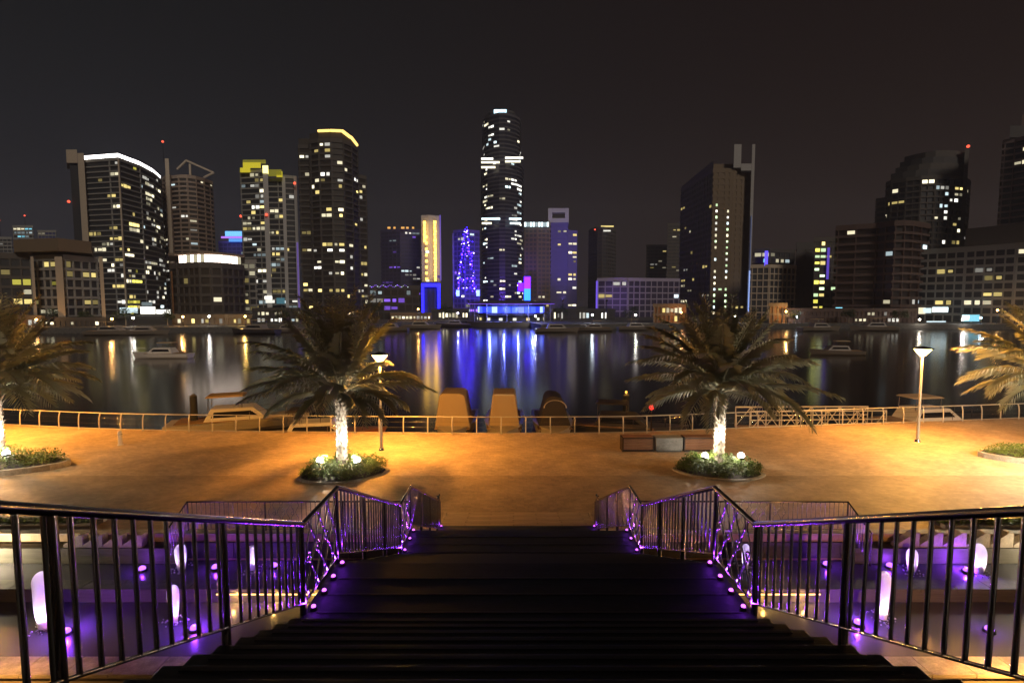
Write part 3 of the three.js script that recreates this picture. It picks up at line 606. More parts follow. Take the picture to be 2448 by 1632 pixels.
{ // brown tower with the open sail frame
  const d = 440, T = tower({ label: 'brown tower with an open sail shaped roof frame behind the white crowned tower', chain: [[400, d + 10], [412, d], [421, d - 4], ...arcChain(424, 520, d, d + 20, 12, 6)], top: high(432, d), fh: 3.7, core: mat.glassBrown, band: mat.bandBrown, bay: 4, out: 0.8, bh: 1.5, p: 0.07, pal: 'office', seed: 9, pierEvery: 2, levels: [1, 2, 2], deep: 30, topMat: mat.bandBrown });
  slab('side_fin', T.t, mat.wallBeige, 412, 421, d - 6, GROUND, high(392, d), 10);
  for (const [a, b] of [[[462, 392], [525, 420]], [[525, 420], [502, 431]], [[470, 400], [470, 432]], [[440, 412], [462, 392]]]) strip(T.t, 'roof_frame', V(bx(a[0], d), high(a[1], d), d), V(bx(b[0], d), high(b[1], d), d), mat.wallBeige, 0.9);
  beacon(T.t, 409, d, high(396, d), 16);
}
{ // terrace block
  const d = 226, T = tower({ name: 'office_block', label: 'dark low block with a brightly lit roof terrace', category: 'building', chain: [[414, d], [430, d - 2], ...arcChain(431, 586, d - 2, d + 8, 10, 7)], top: high(640, d), fh: 3.6, core: mat.glassBrown, band: mat.bandDark, bay: 3.2, out: 0.5, bh: 1.2, p: 0.05, pal: 'home', seed: 14, levels: [1, 2, 2], faces: { 0: { p: 0.4 } }, deep: 30 });
  const e = T.plan; part('terrace_roof', prism(offset(e, 0.8), high(612, d) , high(612, d) + 0.9), mat.bandBrown, T.t);
  const pm = glow([1, 0.8, 0.66], 5), L = offset(T.front.concat([T.front.at(-1), T.front[0]].map(([x, z]) => [x * 1.05, z * 1.05])), -0.8).slice(0, T.front.length);
  for (let i = 1; i + 1 < L.length; i++) { const n = 3; for (let k = 0; k < n; k++) { const u0 = (k + 0.06) / n, u1 = (k + 0.94) / n, q = u => [L[i][0] + (L[i + 1][0] - L[i][0]) * u, L[i][1] + (L[i + 1][1] - L[i][1]) * u], a = q(u0), b = q(u1); part('terrace_window', prism([a, b, [b[0] * 1.003, b[1] * 1.003], [a[0] * 1.003, a[1] * 1.003]], T.top + 1.9, high(612, d) - 0.15), (i + k) % 5 === 4 ? lit.cream[1] : pm, T.t); } }
  slab('corner_pier', T.t, mat.wallOchre, 413, 417, d - 3, GROUND, high(650, d), 2);
}
tower({ name: 'office_block', label: 'narrow lit block between the terrace block and the yellow crowned tower', category: 'building', chain: [[566, 262], [616, 262]], top: high(628, 262), fh: 3.4, bay: 3.2, p: 0.3, pal: 'home', seed: 5, out: 0.4, bh: 1, deep: 20, levels: [0, 1, 1, 2] });
{ // blue lit block behind
  const d = 520, T = tower({ label: 'violet blue block with a glowing cyan sign on its roof', category: 'building', chain: [[530, d], [592, d]], top: high(582, d), fh: 4, bay: 4, p: 0.06, pal: 'cool', seed: 8, out: 0.4, bh: 1.2, core: M([0.05, 0.05, 0.3], 0.6), band: M([0.1, 0.1, 0.5], 0.7), deep: 20 });
  for (const [a, b, y0, y1, m] of [[546, 588, 556, 567, glow([0.15, 0.45, 1], 1.6)], [536, 588, 568, 572, glow([0.5, 0.2, 1], 1.2)], [554, 586, 573, 580, glow([0.12, 0.4, 1], 1)]]) slab('roof_sign', T.t, m, a, b, d - 3, high(y1, d), high(y0, d), 2);
}
{ // roof slab building on the left bank
  const d = 192, T = tower({ name: 'apartment_block', label: 'low apartment block under a wide overhanging brown roof at far left', category: 'building', chain: [[84, d], [160, d - 4], [238, d + 8]], top: high(622, d), fh: 3.3, bay: 2.9, out: 0.6, bh: 0.9, p: 0.24, pal: 'yellow', seed: 21, band: mat.bandGrey, levels: [0, 1, 2, 2], deep: 26 });
  part('roof_slab', prism([[bx(44, d - 4), -d + 4], [bx(150, d - 9), -d + 9], [bx(228, d + 2), -d - 2], [bx(232, d + 34), -d - 34], [bx(44, d + 34), -d - 34]], high(606, d), high(578, d)), mat.wallBrown, T.t);
  for (const [a, b] of [[82, 89], [139, 157], [244, 253]]) slab('facade_pier', T.t, mat.wallBeige, a, b, d - 6.5, GROUND, high(618, d), 3);
}
tower({ name: 'apartment_block', label: 'dark apartment block with bright yellow windows at the left edge', category: 'building', chain: [[-70, 186], [84, 192]], top: high(616, 190), fh: 3.4, bay: 3.1, out: 0.4, bh: 1, p: 0.2, pal: 'yellow', seed: 31, band: mat.bandDark, levels: [1, 2, 2, 3], deep: 24 });
tower({ label: 'pale distant tower with lit top floors at far left', category: 'tower', chain: [[46, 640], [92, 640]], top: high(545, 640), fh: 4.5, bay: 5, out: 0.6, bh: 1.6, p: 0.16, pal: 'cool', seed: 41, pf: f => f > 0.8 ? 4 : 0.3, deep: 20 });
{ const T = tower({ label: 'distant tower with a single red beacon at the left edge', chain: [[-30, 660], [40, 660]], top: high(572, 660), fh: 4.5, bay: 5, out: 0.6, bh: 1.6, p: 0.1, pal: 'cool', seed: 43, deep: 20 }); beacon(T.t, 15, 662, high(572, 660), 22); beacon(T.t, 75, 655, high(548, 660), 14); }
tower({ label: 'small bluish distant tower left of the white crowned tower', chain: [[104, 680], [146, 680]], top: high(556, 680), fh: 4.5, bay: 5, out: 0.6, bh: 1.6, p: 0.12, pal: 'cool', seed: 47, deep: 20, core: M([0.04, 0.05, 0.16], 0.5) });
{ // yellow crowned stepped tower
  const d = 350, T = tower({ label: 'stepped grey tower with yellow lit crown and violet edge', chain: [[588, d], [642, d - 3]], top: high(420, d), fh: 3.5, bay: 3.6, p: 0.22, pal: 'mixed', seed: 53, out: 0.6, bh: 0.9, band: mat.bandGrey, levels: [0, 1, 1, 2, 3], pierEvery: 4, deep: 24 });
  const more = (chain, top, seedN, p) => { const s = tower({ label: '', chain, top, fh: 3.5, bay: 3.4, p, pal: 'mixed', seed: seedN, out: 0.6, bh: 0.9, band: mat.bandGrey, pierEvery: 3, deep: 22, levels: [0, 1, 2, 2] }); const w = new THREE.Group(); w.name = 'wing'; for (const c of [...s.t.children]) w.add(c); scene.remove(s.t); T.t.add(w); return s; };
  more([[642.5, d + 1], [686, d + 1]], high(438, d), 57, 0.17); more([[686.5, d + 8], [712, d + 10]], high(424, d), 59, 0.1);
  slab('white_pier', T.t, mat.wallWhite, 640, 652, d - 4.5, GROUND, high(424, d), 4); slab('white_pier', T.t, mat.wallWhite, 684, 692, d - 1, GROUND, high(430, d), 4);
  const ym = glow([0.75, 0.62, 0.03], 0.75), yb = glow([1, 0.9, 0.3], 2.4), yd = glow([0.5, 0.45, 0.04], 0.35);
  for (const [a, b, y0, y1, m] of [[594, 648, 395, 401, yd], [594, 636, 401, 411, ym], [587, 611, 413, 421, ym], [640, 653, 408, 425, yb], [653, 684, 417, 430, yd], [672, 686, 421, 432, ym]]) slab('crown_light', T.t, m, a, b, d - 5, high(y1, d), high(y0, d), 3);
  slab('edge_pier', T.t, mat.wallWhite, 712, 719, d + 4, GROUND, high(424, d), 6);
  const um = glow([0.35, 0.22, 0.8], 0.35); slab('edge_light', T.t, um, 714, 718, d + 2.5, GROUND + 3, high(580, d), 1);
  for (const [a, b, y0, y1, c, k] of [[634, 652, 708, 716, 'white', 3], [636, 658, 717, 724, 'white', 2], [662, 682, 712, 726, 'cyan', 0], [700, 712, 718, 722, 'white', 2]]) slab('podium_window', T.t, lit[c][k], a, b, d - 6, high(y1, d), high(y0, d), 0.6);
  beacon(T.t, 585, d, high(524, d), 0.5); beacon(T.t, 645, d - 6, high(524, d), 0.5); beacon(T.t, 714, d, high(448, d), 0.5);
}
{ // dark tower with gold crown
  const d = 330, T = tower({ label: 'tall black tower with a curved gold lit roof edge', chain: [[752, d], [772, d - 3], [800, d - 4], [828, d - 2], [848, d + 5], [863, d + 16]], top: high(352, d), fh: 3.6, bay: 3.5, core: mat.glassBrown, band: mat.bandDark, out: 0.6, bh: 1.2, p: 0.13, pal: 'home', seed: 63, levels: [1, 2, 3, 3], pierEvery: 3, pierW: 1.1, faces: { 1: { p: 0.24 }, 2: { p: 0.22, run: 3.4 }, 4: { p: 0.03 } }, deep: 26 });
  const crown = M([0.05, 0.042, 0.036], 0.8), gm = glow([1, 0.62, 0.16], 2.2);
  const tops = [[752, d, 335], [772, d - 3, 326], [800, d - 4, 325], [828, d - 2, 326], [848, d + 5, 340], [863, d + 16, 358]];
  for (let i = 0; i < 5; i++) { const [a, da, ya] = tops[i], [b, db] = tops[i + 1], yb = tops[i + 1][2]; const y = Math.min(high(ya, da), high(yb, db)); part('roof_screen', prism([[bx(a, da), -da], [bx(b, db), -db], [bx(b, db) * 1.02, -db * 1.02], [bx(a, da) * 1.02, -da * 1.02]], T.top + 1.7, y + 1), crown, T.t); if (i > 0) strip(T.t, 'crown_light', V(bx(a + (i === 1 ? 0 : 0.5), da - 1), high(ya, da), da - 1), V(bx(b - 1, db - 1), high(yb, db), db - 1), gm, i < 3 ? 0.8 : 1.0); }
  const w = (chain, top, sd, p) => { const s = tower({ label: '', chain, top, fh: 3.6, bay: 3.3, p, pal: 'home', seed: sd, core: mat.glassBrown, band: mat.bandDark, out: 0.6, bh: 1.2, pierEvery: 2, deep: 22, levels: [1, 2, 2, 3] }), g = new THREE.Group(); g.name = 'wing'; for (const c of [...s.t.children]) g.add(c); scene.remove(s.t); T.t.add(g); };
  w([[726, d + 4], [751, d + 4]], high(358, d), 67, 0.22); w([[863.5, d + 20], [881, d + 24]], high(412, d), 69, 0.2);
  slab('roof_block', T.t, crown, 726, 757, d + 12, high(356, d), high(328, d), 10);
}
// -- centre
tower({ label: 'dark navy tower with small gold rooftop lights left of the gold striped tower', chain: [[914, 560], [960, 552], [1006, 560]], top: high(556, 560), fh: 4, bay: 4.4, p: 0.05, pal: 'violet', seed: 73, core: M([0.02, 0.02, 0.06], 0.4), band: M([0.05, 0.045, 0.11], 0.8), out: 0.6, bh: 1.6, pf: f => f > 0.93 ? 5 : 1, deep: 26 });
for (const [a, b] of [[930, 937], [944, 949], [962, 970], [974, 980], [988, 993]]) slab('roof_lamp', scene.children.at(-1), lit.amber[2], a, b, 548, high(549, 548), high(545, 548), 1);
{ // gold striped tower
  const d = 520, T = tower({ label: 'slim pale violet tower with two vertical gold light strips', chain: [[1010, d], [1028, d - 2], [1054, d + 4]], top: high(522, d), fh: 4, bay: 5, p: 0.02, pal: 'violet', seed: 77, core: mat.wallWhite, band: mat.wallWhite, out: 0.3, bh: 1, pier: false, deep: 18 });
  const gm = glow([1, 0.55, 0.06], 7);
  for (const [sx, y0, y1] of [[1017.5, 534, 580], [1021, 560, 690], [1042, 533, 676]]) { const n = Math.round((y1 - y0) / 7); for (let i = 0; i < n; i++) if (sx !== 1021 || i % 2) slab('strip_light', T.t, gm, sx - (i % 2 ? 2.4 : 3), sx + (i % 3 ? 2.4 : 3), d - 6, high(y0 + (i + 0.85) * 7, d), high(y0 + i * 7, d), 1); }
  slab('edge_light', T.t, glow([0.25, 0.16, 1], 0.5), 1053, 1056, d + 1, GROUND + 30, T.top + 2, 1);
  const d2 = 330, b = tower({ name: 'gate_block', label: 'blue outlined block at the foot of the gold striped tower', category: 'building', chain: [[1010, d2], [1052, d2]], top: high(680, d2), fh: 4, bay: 4, p: 0.08, pal: 'mixed', seed: 79, core: M([0.05, 0.05, 0.12], 0.5), band: mat.wallDark, bands: false, deep: 14 }), bm = glow([0.012, 0.01, 1], 5);
  slab('blue_outline_light', b.t, bm, 1008, 1014, d2 - 2, GROUND, high(678, d2), 1.5); slab('blue_outline_light', b.t, bm, 1046, 1053, d2 - 2, GROUND, high(678, d2), 1.5); slab('blue_outline_light', b.t, bm, 1014.3, 1045.7, d2 - 2, high(686, d2), high(678, d2), 1.5);
}
{ // low block hung with violet lights
  const d = 262, T = tower({ name: 'shop_block', label: 'low dark block edged with a string of violet lights', category: 'building', chain: [[884, d], [1003, d]], top: high(690, d), fh: 3.6, bay: 3.6, p: 0.12, pal: 'violet', seed: 81, core: mat.glassBrown, band: mat.wallDark, out: 0.4, bh: 1.1, deep: 18 });
  for (let i = 0; i < 26; i++) part('string_light', ball(V(bx(886 + i * 3.6, d - 1.5), T.top + 1.2 - Math.sin(i * 1.3) * 0.5, d - 1.5), rr(0.14, 0.26), 6), pick([lit.violet[3], lit.violet[2], lit.cool[2]]), T.t);
}
{ // triangle of lights
  const d = 430, T = tower({ label: 'violet tower draped with a triangle of sparkling lights', chain: [[1086, d + 4], [1112, d - 2], [1146, d + 6]], top: high(556, d), fh: 3.8, bay: 4, p: 0.06, pal: 'violet', seed: 91, core: M([0.06, 0.045, 0.2], 0.5), band: M([0.14, 0.1, 0.4], 0.8), out: 0.5, bh: 1.1, deep: 20 });
  const vm = glow([0.045, 0.01, 1], 26), wm = glow([0.5, 0.4, 1], 7), vd = glow([0.02, 0.004, 1], 18);
  const dot = (sx, sy, r, m) => part('string_light', ball(V(bx(sx, d - 9), high(sy, d - 9), d - 9), r, 6), m, T.t);
  const line = (x0, y0, x1, y1, n) => { for (let i = 0; i < n; i++) { const u = (i + rr(-0.3, 0.3)) / (n - 1); dot(x0 + (x1 - x0) * u + rr(-3.2, 3.2), y0 + (y1 - y0) * u, rr(0.22, 0.62), pick([vm, vd, wm, vd])); } };
  line(1113, 552, 1093, 700, 30); line(1117, 552, 1138, 700, 30); line(1115, 545, 1115, 560, 4); line(1100, 668, 1136, 664, 8); line(1093, 690, 1138, 686, 9); line(1106, 585, 1126, 580, 5); line(1104, 610, 1132, 606, 7);
  for (let i = 0; i < 26; i++) dot(rr(1101, 1131), rr(575, 700), rr(0.25, 0.45), pick([vd, vm, wm]));
  for (const sx of [1095, 1143]) slab('base_light', T.t, glow([0.08, 0.12, 1], 9), sx - 4, sx + 4, d - 10, high(708, d), high(694, d), 1);
  slab('frame_pier', T.t, M([0.2, 0.16, 0.45], 0.8), 1083, 1086, d, GROUND, high(560, d), 8);
}
{ // the tallest tower
  const d = 600, T = tower({ label: 'tallest round shouldered tower at the centre with lit office rows', chain: [[1152, d + 26], [1156, d + 10], ...arcChain(1166, 1236, d, d, 12, 6), [1246, d + 10], [1250, d + 26]], top: high(398, d), fh: 4.3, bay: 4.2, p: 0.04, pal: 'office', seed: 101, core: M([0.03, 0.03, 0.05], 0.25), band: M([0.07, 0.065, 0.085], 0.7), out: 0.7, bh: 1.5, run: 6, ww: 0.94, levels: [1, 2, 3, 3], pier: false, faces: { 2: { p: 0.14 }, 1: { p: 0.26, levels: [2, 3, 3] }, 7: { p: 0.24, levels: [2, 3, 3] }, 6: { p: 0.13 }, 4: { p: 0.03 }, 5: { p: 0.04 } }, deep: 30 });
  const up = tower({ label: '', chain: [[1156, d + 28], [1160, d + 12], ...arcChain(1169, 1232, d + 4, d + 4, 10, 6), [1241, d + 12], [1244, d + 28]], base: T.top + 2, top: high(291, d), fh: 4.3, bay: 4.2, p: 0.07, pal: 'office', seed: 103, core: M([0.03, 0.03, 0.045], 0.25), band: M([0.075, 0.07, 0.08], 0.7), out: 0.7, bh: 1.5, run: 5, ww: 0.94, levels: [1, 2, 3, 3], pier: false, deep: 26 });
  const hat = tower({ label: '', chain: [[1166, d + 24], ...arcChain(1172, 1228, d + 10, d + 10, 8, 5), [1234, d + 24]], base: high(289, d), top: high(277, d), fh: 4, bay: 4, p: 0, seed: 105, core: mat.glass, band: mat.bandDark, pier: false, deep: 18 });
  for (const [s, n] of [[up, 'upper_shaft'], [hat, 'roof_drum']]) { const g = new THREE.Group(); g.name = n; for (const c of [...s.t.children]) g.add(c); scene.remove(s.t); T.t.add(g); }
  slab('crown_light', T.t, glow([0.55, 0.85, 1], 3), 1182, 1211, d - 1, high(286, d), high(277, d), 2); beacon(T.t, 1196, d + 12, high(277, d), 2.5);
  for (const [a, b, y, c] of [[1152, 1196, 531, 'cool'], [1217, 1246, 531, 'cool'], [1153, 1176, 541, 'cream'], [1219, 1244, 541, 'cool'], [1152, 1180, 396, 'white'], [1152, 1195, 404, 'cream'], [1208, 1250, 394, 'white'], [1208, 1244, 402, 'cream'], [1152, 1185, 415, 'cream']]) slab('lit_window', T.t, lit[c][3], a, b, d - 15, high(y + 2, d), high(y - 2, d), 1.2);
  slab('violet_sign', T.t, glow([0.05, 0.002, 1], 8), 1238, 1253, 430, high(696, 430), high(676, 430), 2);
}
{ // brown tower with lit top
  const d = 470, T = tower({ label: 'grey brown tower with a cyan white lit top floor', chain: [[1254, d], [1284, d - 3], [1314, d]], top: high(540, d), fh: 3.9, bay: 4, p: 0.06, pal: 'home', seed: 111, core: mat.bandDark, band: mat.wallBrown, out: 0.4, bh: 1.5, pierW: 1, deep: 22, levels: [1, 2, 2] });
  for (let i = 0; i < 9; i++) slab('crown_light', T.t, lit.cool[i % 3 === 1 ? 1 : 3], 1253 + i * 6.6, 1258 + i * 6.6, d - 5, high(546, d), high(536, d), 1.5);
}
{ // tall violet cyan sign board on the waterfront
  const d = 425, g = thing('light_board', 'tall glowing violet and cyan light board at the foot of the tallest tower', 'sign');
  slab('board_frame', g, mat.wallDark, 1252, 1269, d + 1.2, GROUND, high(660, d), 2);
  slab('violet_light', g, glow([0.05, 0.004, 1], 14), 1253, 1268, d, high(690, d), high(662, d), 1); slab('cyan_light', g, glow([0.008, 0.07, 1], 10), 1253, 1268, d, high(718, d), high(690.3, d), 1);
  for (const sx of [1254, 1266]) slab('post', g, mat.darkSteel, sx - 1, sx + 1, d + 0.5, GROUND, high(718.5, d), 0.8);
}
{ // violet tower with pale portal top
  const d = 480, vw = M([0.13, 0.11, 0.3], 0.85), T = tower({ label: 'violet floodlit tower with a pale portal shaped top', chain: [[1316, d], [1356, d - 2]], top: high(540, d), fh: 3.9, bay: 5, p: 0.06, pal: 'home', seed: 121, core: vw, band: vw, out: 0.3, bh: 1.6, deep: 20 });
  const s = tower({ label: '', chain: [[1356.6, d + 2], [1378, d + 4]], top: high(557, d), fh: 3.9, bay: 5, p: 0.25, pal: 'home', seed: 123, core: vw, band: vw, out: 0.3, bh: 1.6, deep: 18 }), g = new THREE.Group(); g.name = 'wing'; for (const c of [...s.t.children]) g.add(c); scene.remove(s.t); T.t.add(g);
  slab('portal_post', T.t, mat.wallWhite, 1309, 1319, d - 1, T.top + 1.8, high(502, d), 8); slab('portal_post', T.t, mat.wallWhite, 1349, 1358, d - 1, T.top + 1.8, high(502, d), 8); slab('portal_beam', T.t, mat.wallWhite, 1319.2, 1348.8, d - 1, high(512, d), high(502, d), 8); slab('portal_base', T.t, mat.wallWhite, 1319.2, 1348.8, d - 1, T.top + 1.8, high(525, d), 8);
}
{ // round topped dim tower
  const d = 620, T = tower({ label: 'dim tower with a rounded top ring and a red lamp', chain: arcChain(1406, 1469, d + 14, d + 14, 26, 7), top: high(552, d), fh: 4.2, bay: 5, p: 0.015, pal: 'cool', seed: 131, core: M([0.03, 0.03, 0.03], 0.4), band: mat.bandDark, out: 0.6, bh: 1.8, deep: 20 });
  part('dome', new THREE.SphereGeometry(14.5, 20, 8, 0, 6.2832, 0, 1.2).scale(1, 0.75, 0.8).translate(bx(1438, d), T.top - 3, -d - 14), mat.bandDark, T.t);
  slab('crown_light', T.t, lit.warm[2], 1434, 1464, d - 10, high(548, d), high(545, d), 1); slab('crown_light', T.t, lit.white[2], 1440, 1457, d - 13, high(559, d), high(556, d), 1); beacon(T.t, 1420, d - 10, high(556, d), 0.4);
}
{ // violet frame building
  const d = 300, fm = M([0.3, 0.26, 0.36], 0.85), T = tower({ name: 'frame_block', label: 'long low block with a violet lit grid of window frames', category: 'building', chain: [[1428, d], [1500, d - 3], [1622, d + 6]], top: high(671, d), fh: 3.2, bay: 3.8, p: 0.06, pal: 'mixed', seed: 141, core: M([0.04, 0.03, 0.07], 0.4), band: fm, out: 0.5, bh: 0.7, pierW: 0.55, deep: 16 });
  slab('edge_light', T.t, glow([0.22, 0.12, 1], 0.8), 1424, 1428, d - 2, GROUND, high(672, d), 1.5);
}
tower({ label: 'faint distant tower with scattered lights beside the big brown tower', chain: [[1542, 760], [1590, 760]], top: high(590, 760), fh: 4.6, bay: 5.5, p: 0.09, pal: 'home', seed: 151, core: mat.glassBrown, band: mat.bandDark, out: 0.6, bh: 2, levels: [0, 1], deep: 20 });
tower({ label: 'faint taller distant tower just left of the big brown tower', chain: [[1592, 720], [1624, 720]], top: high(540, 720), fh: 4.6, bay: 5.5, p: 0.12, pal: 'home', seed: 153, core: mat.glassBrown, band: mat.bandDark, out: 0.6, bh: 2, levels: [0, 1], deep: 20 });
{ // big brown tower with U shaped frame
  const d = 330, T = tower({ label: 'big brown tower with two columns of lit windows and a tall open roof frame', chain: [[1696, d], [1742, d + 1], [1790, d + 6]], top: high(416, d), fh: 3.75, bay: 4.2, p: 0.02, pal: 'yellow', seed: 161, core: mat.wallBrown, band: mat.wallBrown, out: 0.3, bh: 1.7, pierW: 2, levels: [1, 2], faces: { 0: { cols: [0, 2], colP: 0.88, colTop: 0.74, pal: 'greenish', ww: 0.95 }, 1: { p: 0.03 } }, deep: 26 });
  const s = tower({ label: '', chain: [[1622, d + 60], [1695.5, d + 4]], top: high(462, d + 60), fh: 3.75, bay: 4.2, p: 0.05, pal: 'home', seed: 163, core: M([0.05, 0.045, 0.05], 0.4), band: M([0.17, 0.15, 0.16], 0.8), out: 0.5, bh: 1.5, levels: [1, 1, 2], deep: 24 }), g = new THREE.Group(); g.name = 'wing'; for (const c of [...s.t.children]) g.add(c); scene.remove(s.t); T.t.add(g);
  { // sloping roof screen of the wing
    const a = s.front[0], b = s.front[1], y0 = s.top + 1.6, p = [a[0], y0, a[1], b[0], y0, b[1], b[0], high(391, d + 4), b[1], a[0], high(452, d + 60), a[1]];
    const gg = new THREE.BufferGeometry(), q = []; const back = 1.01; const F4 = [[0, 1, 2, 3]];
    const P = [0, 3, 6, 9].map(k => [p[k], p[k + 1], p[k + 2]]), B = P.map(([x, y, z]) => [x * back, y, z * back]);
    const quad = (a1, b1, c1, d1) => q.push(...a1, ...b1, ...c1, ...a1, ...c1, ...d1);
    quad(...P); quad(...B); quad(P[3], P[2], B[2], B[3]); quad(P[0], P[3], B[3], B[0]); quad(P[1], P[2], B[2], B[1]);
    gg.setAttribute('position', new THREE.Float32BufferAttribute(q, 3)); gg.computeVertexNormals(); part('roof_screen', gg, M([0.16, 0.14, 0.14], 0.85), T.t);
  }
  const fm = mat.wallGrey; slab('frame_post', T.t, fm, 1743, 1760, d - 1, T.top + 1.8, high(356, d), 6); slab('frame_post', T.t, fm, 1785, 1792, d - 1, GROUND, high(356, d), 4); slab('frame_beam', T.t, fm, 1760.3, 1784.7, d - 1, high(416, d), high(400, d), 6);
  slab('roof_block', T.t, mat.wallBrown, 1696, 1742, d + 6, T.top + 1.8, high(394, d), 14);
  const em = glow([0.35, 0.5, 1], 1.1); slab('edge_light', T.t, em, 1787.5, 1790, d - 2.2, GROUND + 2, high(648, d), 0.8); slab('edge_light', T.t, glow([0.2, 0.25, 0.5], 0.35), 1788, 1789.6, d - 2.2, high(647, d), high(520, d), 0.8);
}
// -- right bank
{ // grid block with blue top
  const d = 270, T = tower({ name: 'grid_block', label: 'pale grid fronted block with blue and cyan lit upper floors', category: 'building', chain: [[1793, d], [1835, d - 2], [1897, d + 4]], top: high(640, d), fh: 3.1, bay: 2.9, p: 0.03, pal: 'office', seed: 171, core: mat.glass, band: mat.wallBeige, out: 0.6, bh: 0.6, pierW: 0.5, deep: 18 });
  const s = tower({ label: '', chain: [[1797, d + 3], [1835, d + 1], [1894, d + 7]], base: T.top + 2.2, top: high(602, d), fh: 4, bay: 3.4, p: 0.3, pal: 'cool', seed: 173, core: mat.glass, band: mat.wallDark, out: 0.3, bh: 0.7, levels: [1, 2], deep: 14 }), g = new THREE.Group(); g.name = 'upper_floors'; for (const c of [...s.t.children]) g.add(c); scene.remove(s.t); T.t.add(g);
  slab('blue_sign', T.t, glow([0.12, 0.08, 1], 1.5), 1823, 1831, d - 2, high(637, d), high(602, d), 1);
}
tower({ name: 'office_block', label: 'blank dark block right of the grid fronted block', category: 'building', chain: [[1898, 280], [1940, 284]], top: high(590, 280), fh: 4, bay: 5, p: 0, seed: 181, core: mat.wallDark, band: mat.wallDark, out: 0.25, bh: 2.6, deep: 16 });
{ const d = 300, T = tower({ name: 'office_block', label: 'narrow block with lime windows and a violet light strip', category: 'building', chain: [[1940, d], [1996, d]], top: high(576, d), fh: 3.6, bay: 3.6, p: 0.05, faces: { 0: { cols: [0, 1], colP: 0.75 } }, pal: 'lime', seed: 183, core: mat.glassBrown, band: mat.bandDark, out: 0.4, bh: 1.2, levels: [1, 2], deep: 16 }); slab('strip_light', T.t, glow([0.2, 0.1, 1], 0.5), 1971, 1977, d - 1.5, high(668, d), high(594, d), 1); }
{ // maroon block
  const d = 236, T = tower({ name: 'apartment_block', label: 'dark maroon block with curved balconies and few cool lights', category: 'building', chain: [[1994, d + 8], [2036, d + 4], ...arcChain(2088, 2206, d, d + 2, 9, 7)], top: high(545, d), fh: 3.5, bay: 3.6, p: 0.035, pal: 'cool', seed: 191, core: M([0.018, 0.012, 0.012], 0.4), band: mat.bandMaroon, out: 1.0, bh: 1.1, run: 2.5, levels: [2, 3, 1], pierEvery: 3, deep: 24 });
}
{ // curved top tower
  const d = 330, T = tower({ label: 'dark tower with a curved stepped roof and red beacon on the right bank', chain: [[2104, d + 14], ...arcChain(2116, 2284, d + 8, d, 8, 6), [2298, d + 10]], top: high(436, d), fh: 3.6, bay: 3.8, p: 0.1, pal: 'home', seed: 201, core: mat.glass, band: mat.bandDark, out: 0.7, bh: 1.1, levels: [1, 2, 3], faces: { 4: { p: 0.24, pal: 'office', run: 3.5 }, 5: { p: 0.16 } }, deep: 26 });
  for (let k = 0; k < 4; k++) { const c = arcChain(2112 + k * 10, 2286, d + 10 + k * 2, d + 1 + k, 8, 7).map(([sx, dd]) => [bx(sx, dd), -dd]); part('roof_tier', prism([...c, ...c.map(([x, z]) => [x * 1.05, z * 1.05]).reverse()], T.top + 1.8 + k * 4.1, T.top + 1.8 + (k + 1) * 4.1 - 0.05), k % 2 ? mat.bandDark : mat.wallDark, T.t); }
  slab('side_fin', T.t, mat.bandDark, 2282, 2292, d - 2, GROUND, high(368, d), 14);
  const s = tower({ label: '', chain: [[2082, d + 16], [2104, d + 12]], top: high(474, d), fh: 3.6, bay: 3.6, p: 0.1, pal: 'cool', seed: 203, core: mat.glass, band: mat.bandDark, out: 0.6, bh: 1.2, deep: 18 }), g = new THREE.Group(); g.name = 'wing'; for (const c of [...s.t.children]) g.add(c); scene.remove(s.t); T.t.add(g);
  beacon(T.t, 2289, d, high(368, d), 1.6);
}
{ // right edge apartment building
  const d = 220, T = tower({ name: 'apartment_block', label: 'wide apartment block with deep dark roof band at the right edge', category: 'building', chain: [[2190, d + 16], [2300, d + 4], [2420, d - 10], [2560, d - 20]], top: high(598, d), fh: 3.3, bay: 3.3, p: 0.17, pal: 'home', seed: 211, core: mat.glass, band: mat.bandGrey, out: 0.6, bh: 1.1, levels: [1, 2, 2, 3], faces: { 1: { p: 0.12 }, 2: { p: 0.22 } }, deep: 24 });
  part('roof_band', prism([[bx(2296, d + 2), -d - 2], [bx(2430, d - 14), -d + 14], [bx(2570, d - 26), -d + 26], [bx(2570, d + 10), -d - 10], [bx(2296, d + 26), -d - 26]], T.top + 1.7, high(548, d)), mat.bandDark, T.t);
  for (const [a, b, y0, y1, c, k] of [[2195, 2212, 735, 750, 'cream', 2], [2206, 2226, 736, 748, 'cool', 2], [2228, 2266, 734, 746, 'cool', 3], [2300, 2342, 752, 768, 'cyan', 2], [2300, 2318, 753, 766, 'white', 3], [2216, 2262, 767, 770, 'cool', 2]]) slab('lobby_window', T.t, lit[c][k], a, b, d - 8, high(y1, d - 8), high(y0, d - 8), 0.6);
}
{ const d = 300, T = tower({ label: 'tall striped tower cut by the right edge of the view', chain: [[2374, d], [2398, d - 3], [2560, d - 30]], top: high(352, d), fh: 3.5, bay: 3.4, p: 0.02, pal: 'office', seed: 221, core: mat.glass, band: M([0.22, 0.16, 0.15], 0.8), out: 1.0, bh: 1.0, pierEvery: 4, deep: 26 }); slab('roof_block', T.t, mat.wallDark, 2384, 2560, d - 4, T.top + 1.8, high(318, d), 20); slab('roof_crown', T.t, mat.bandMaroon, 2410, 2560, d + 8, high(317.5, d), high(276, d), 16); }

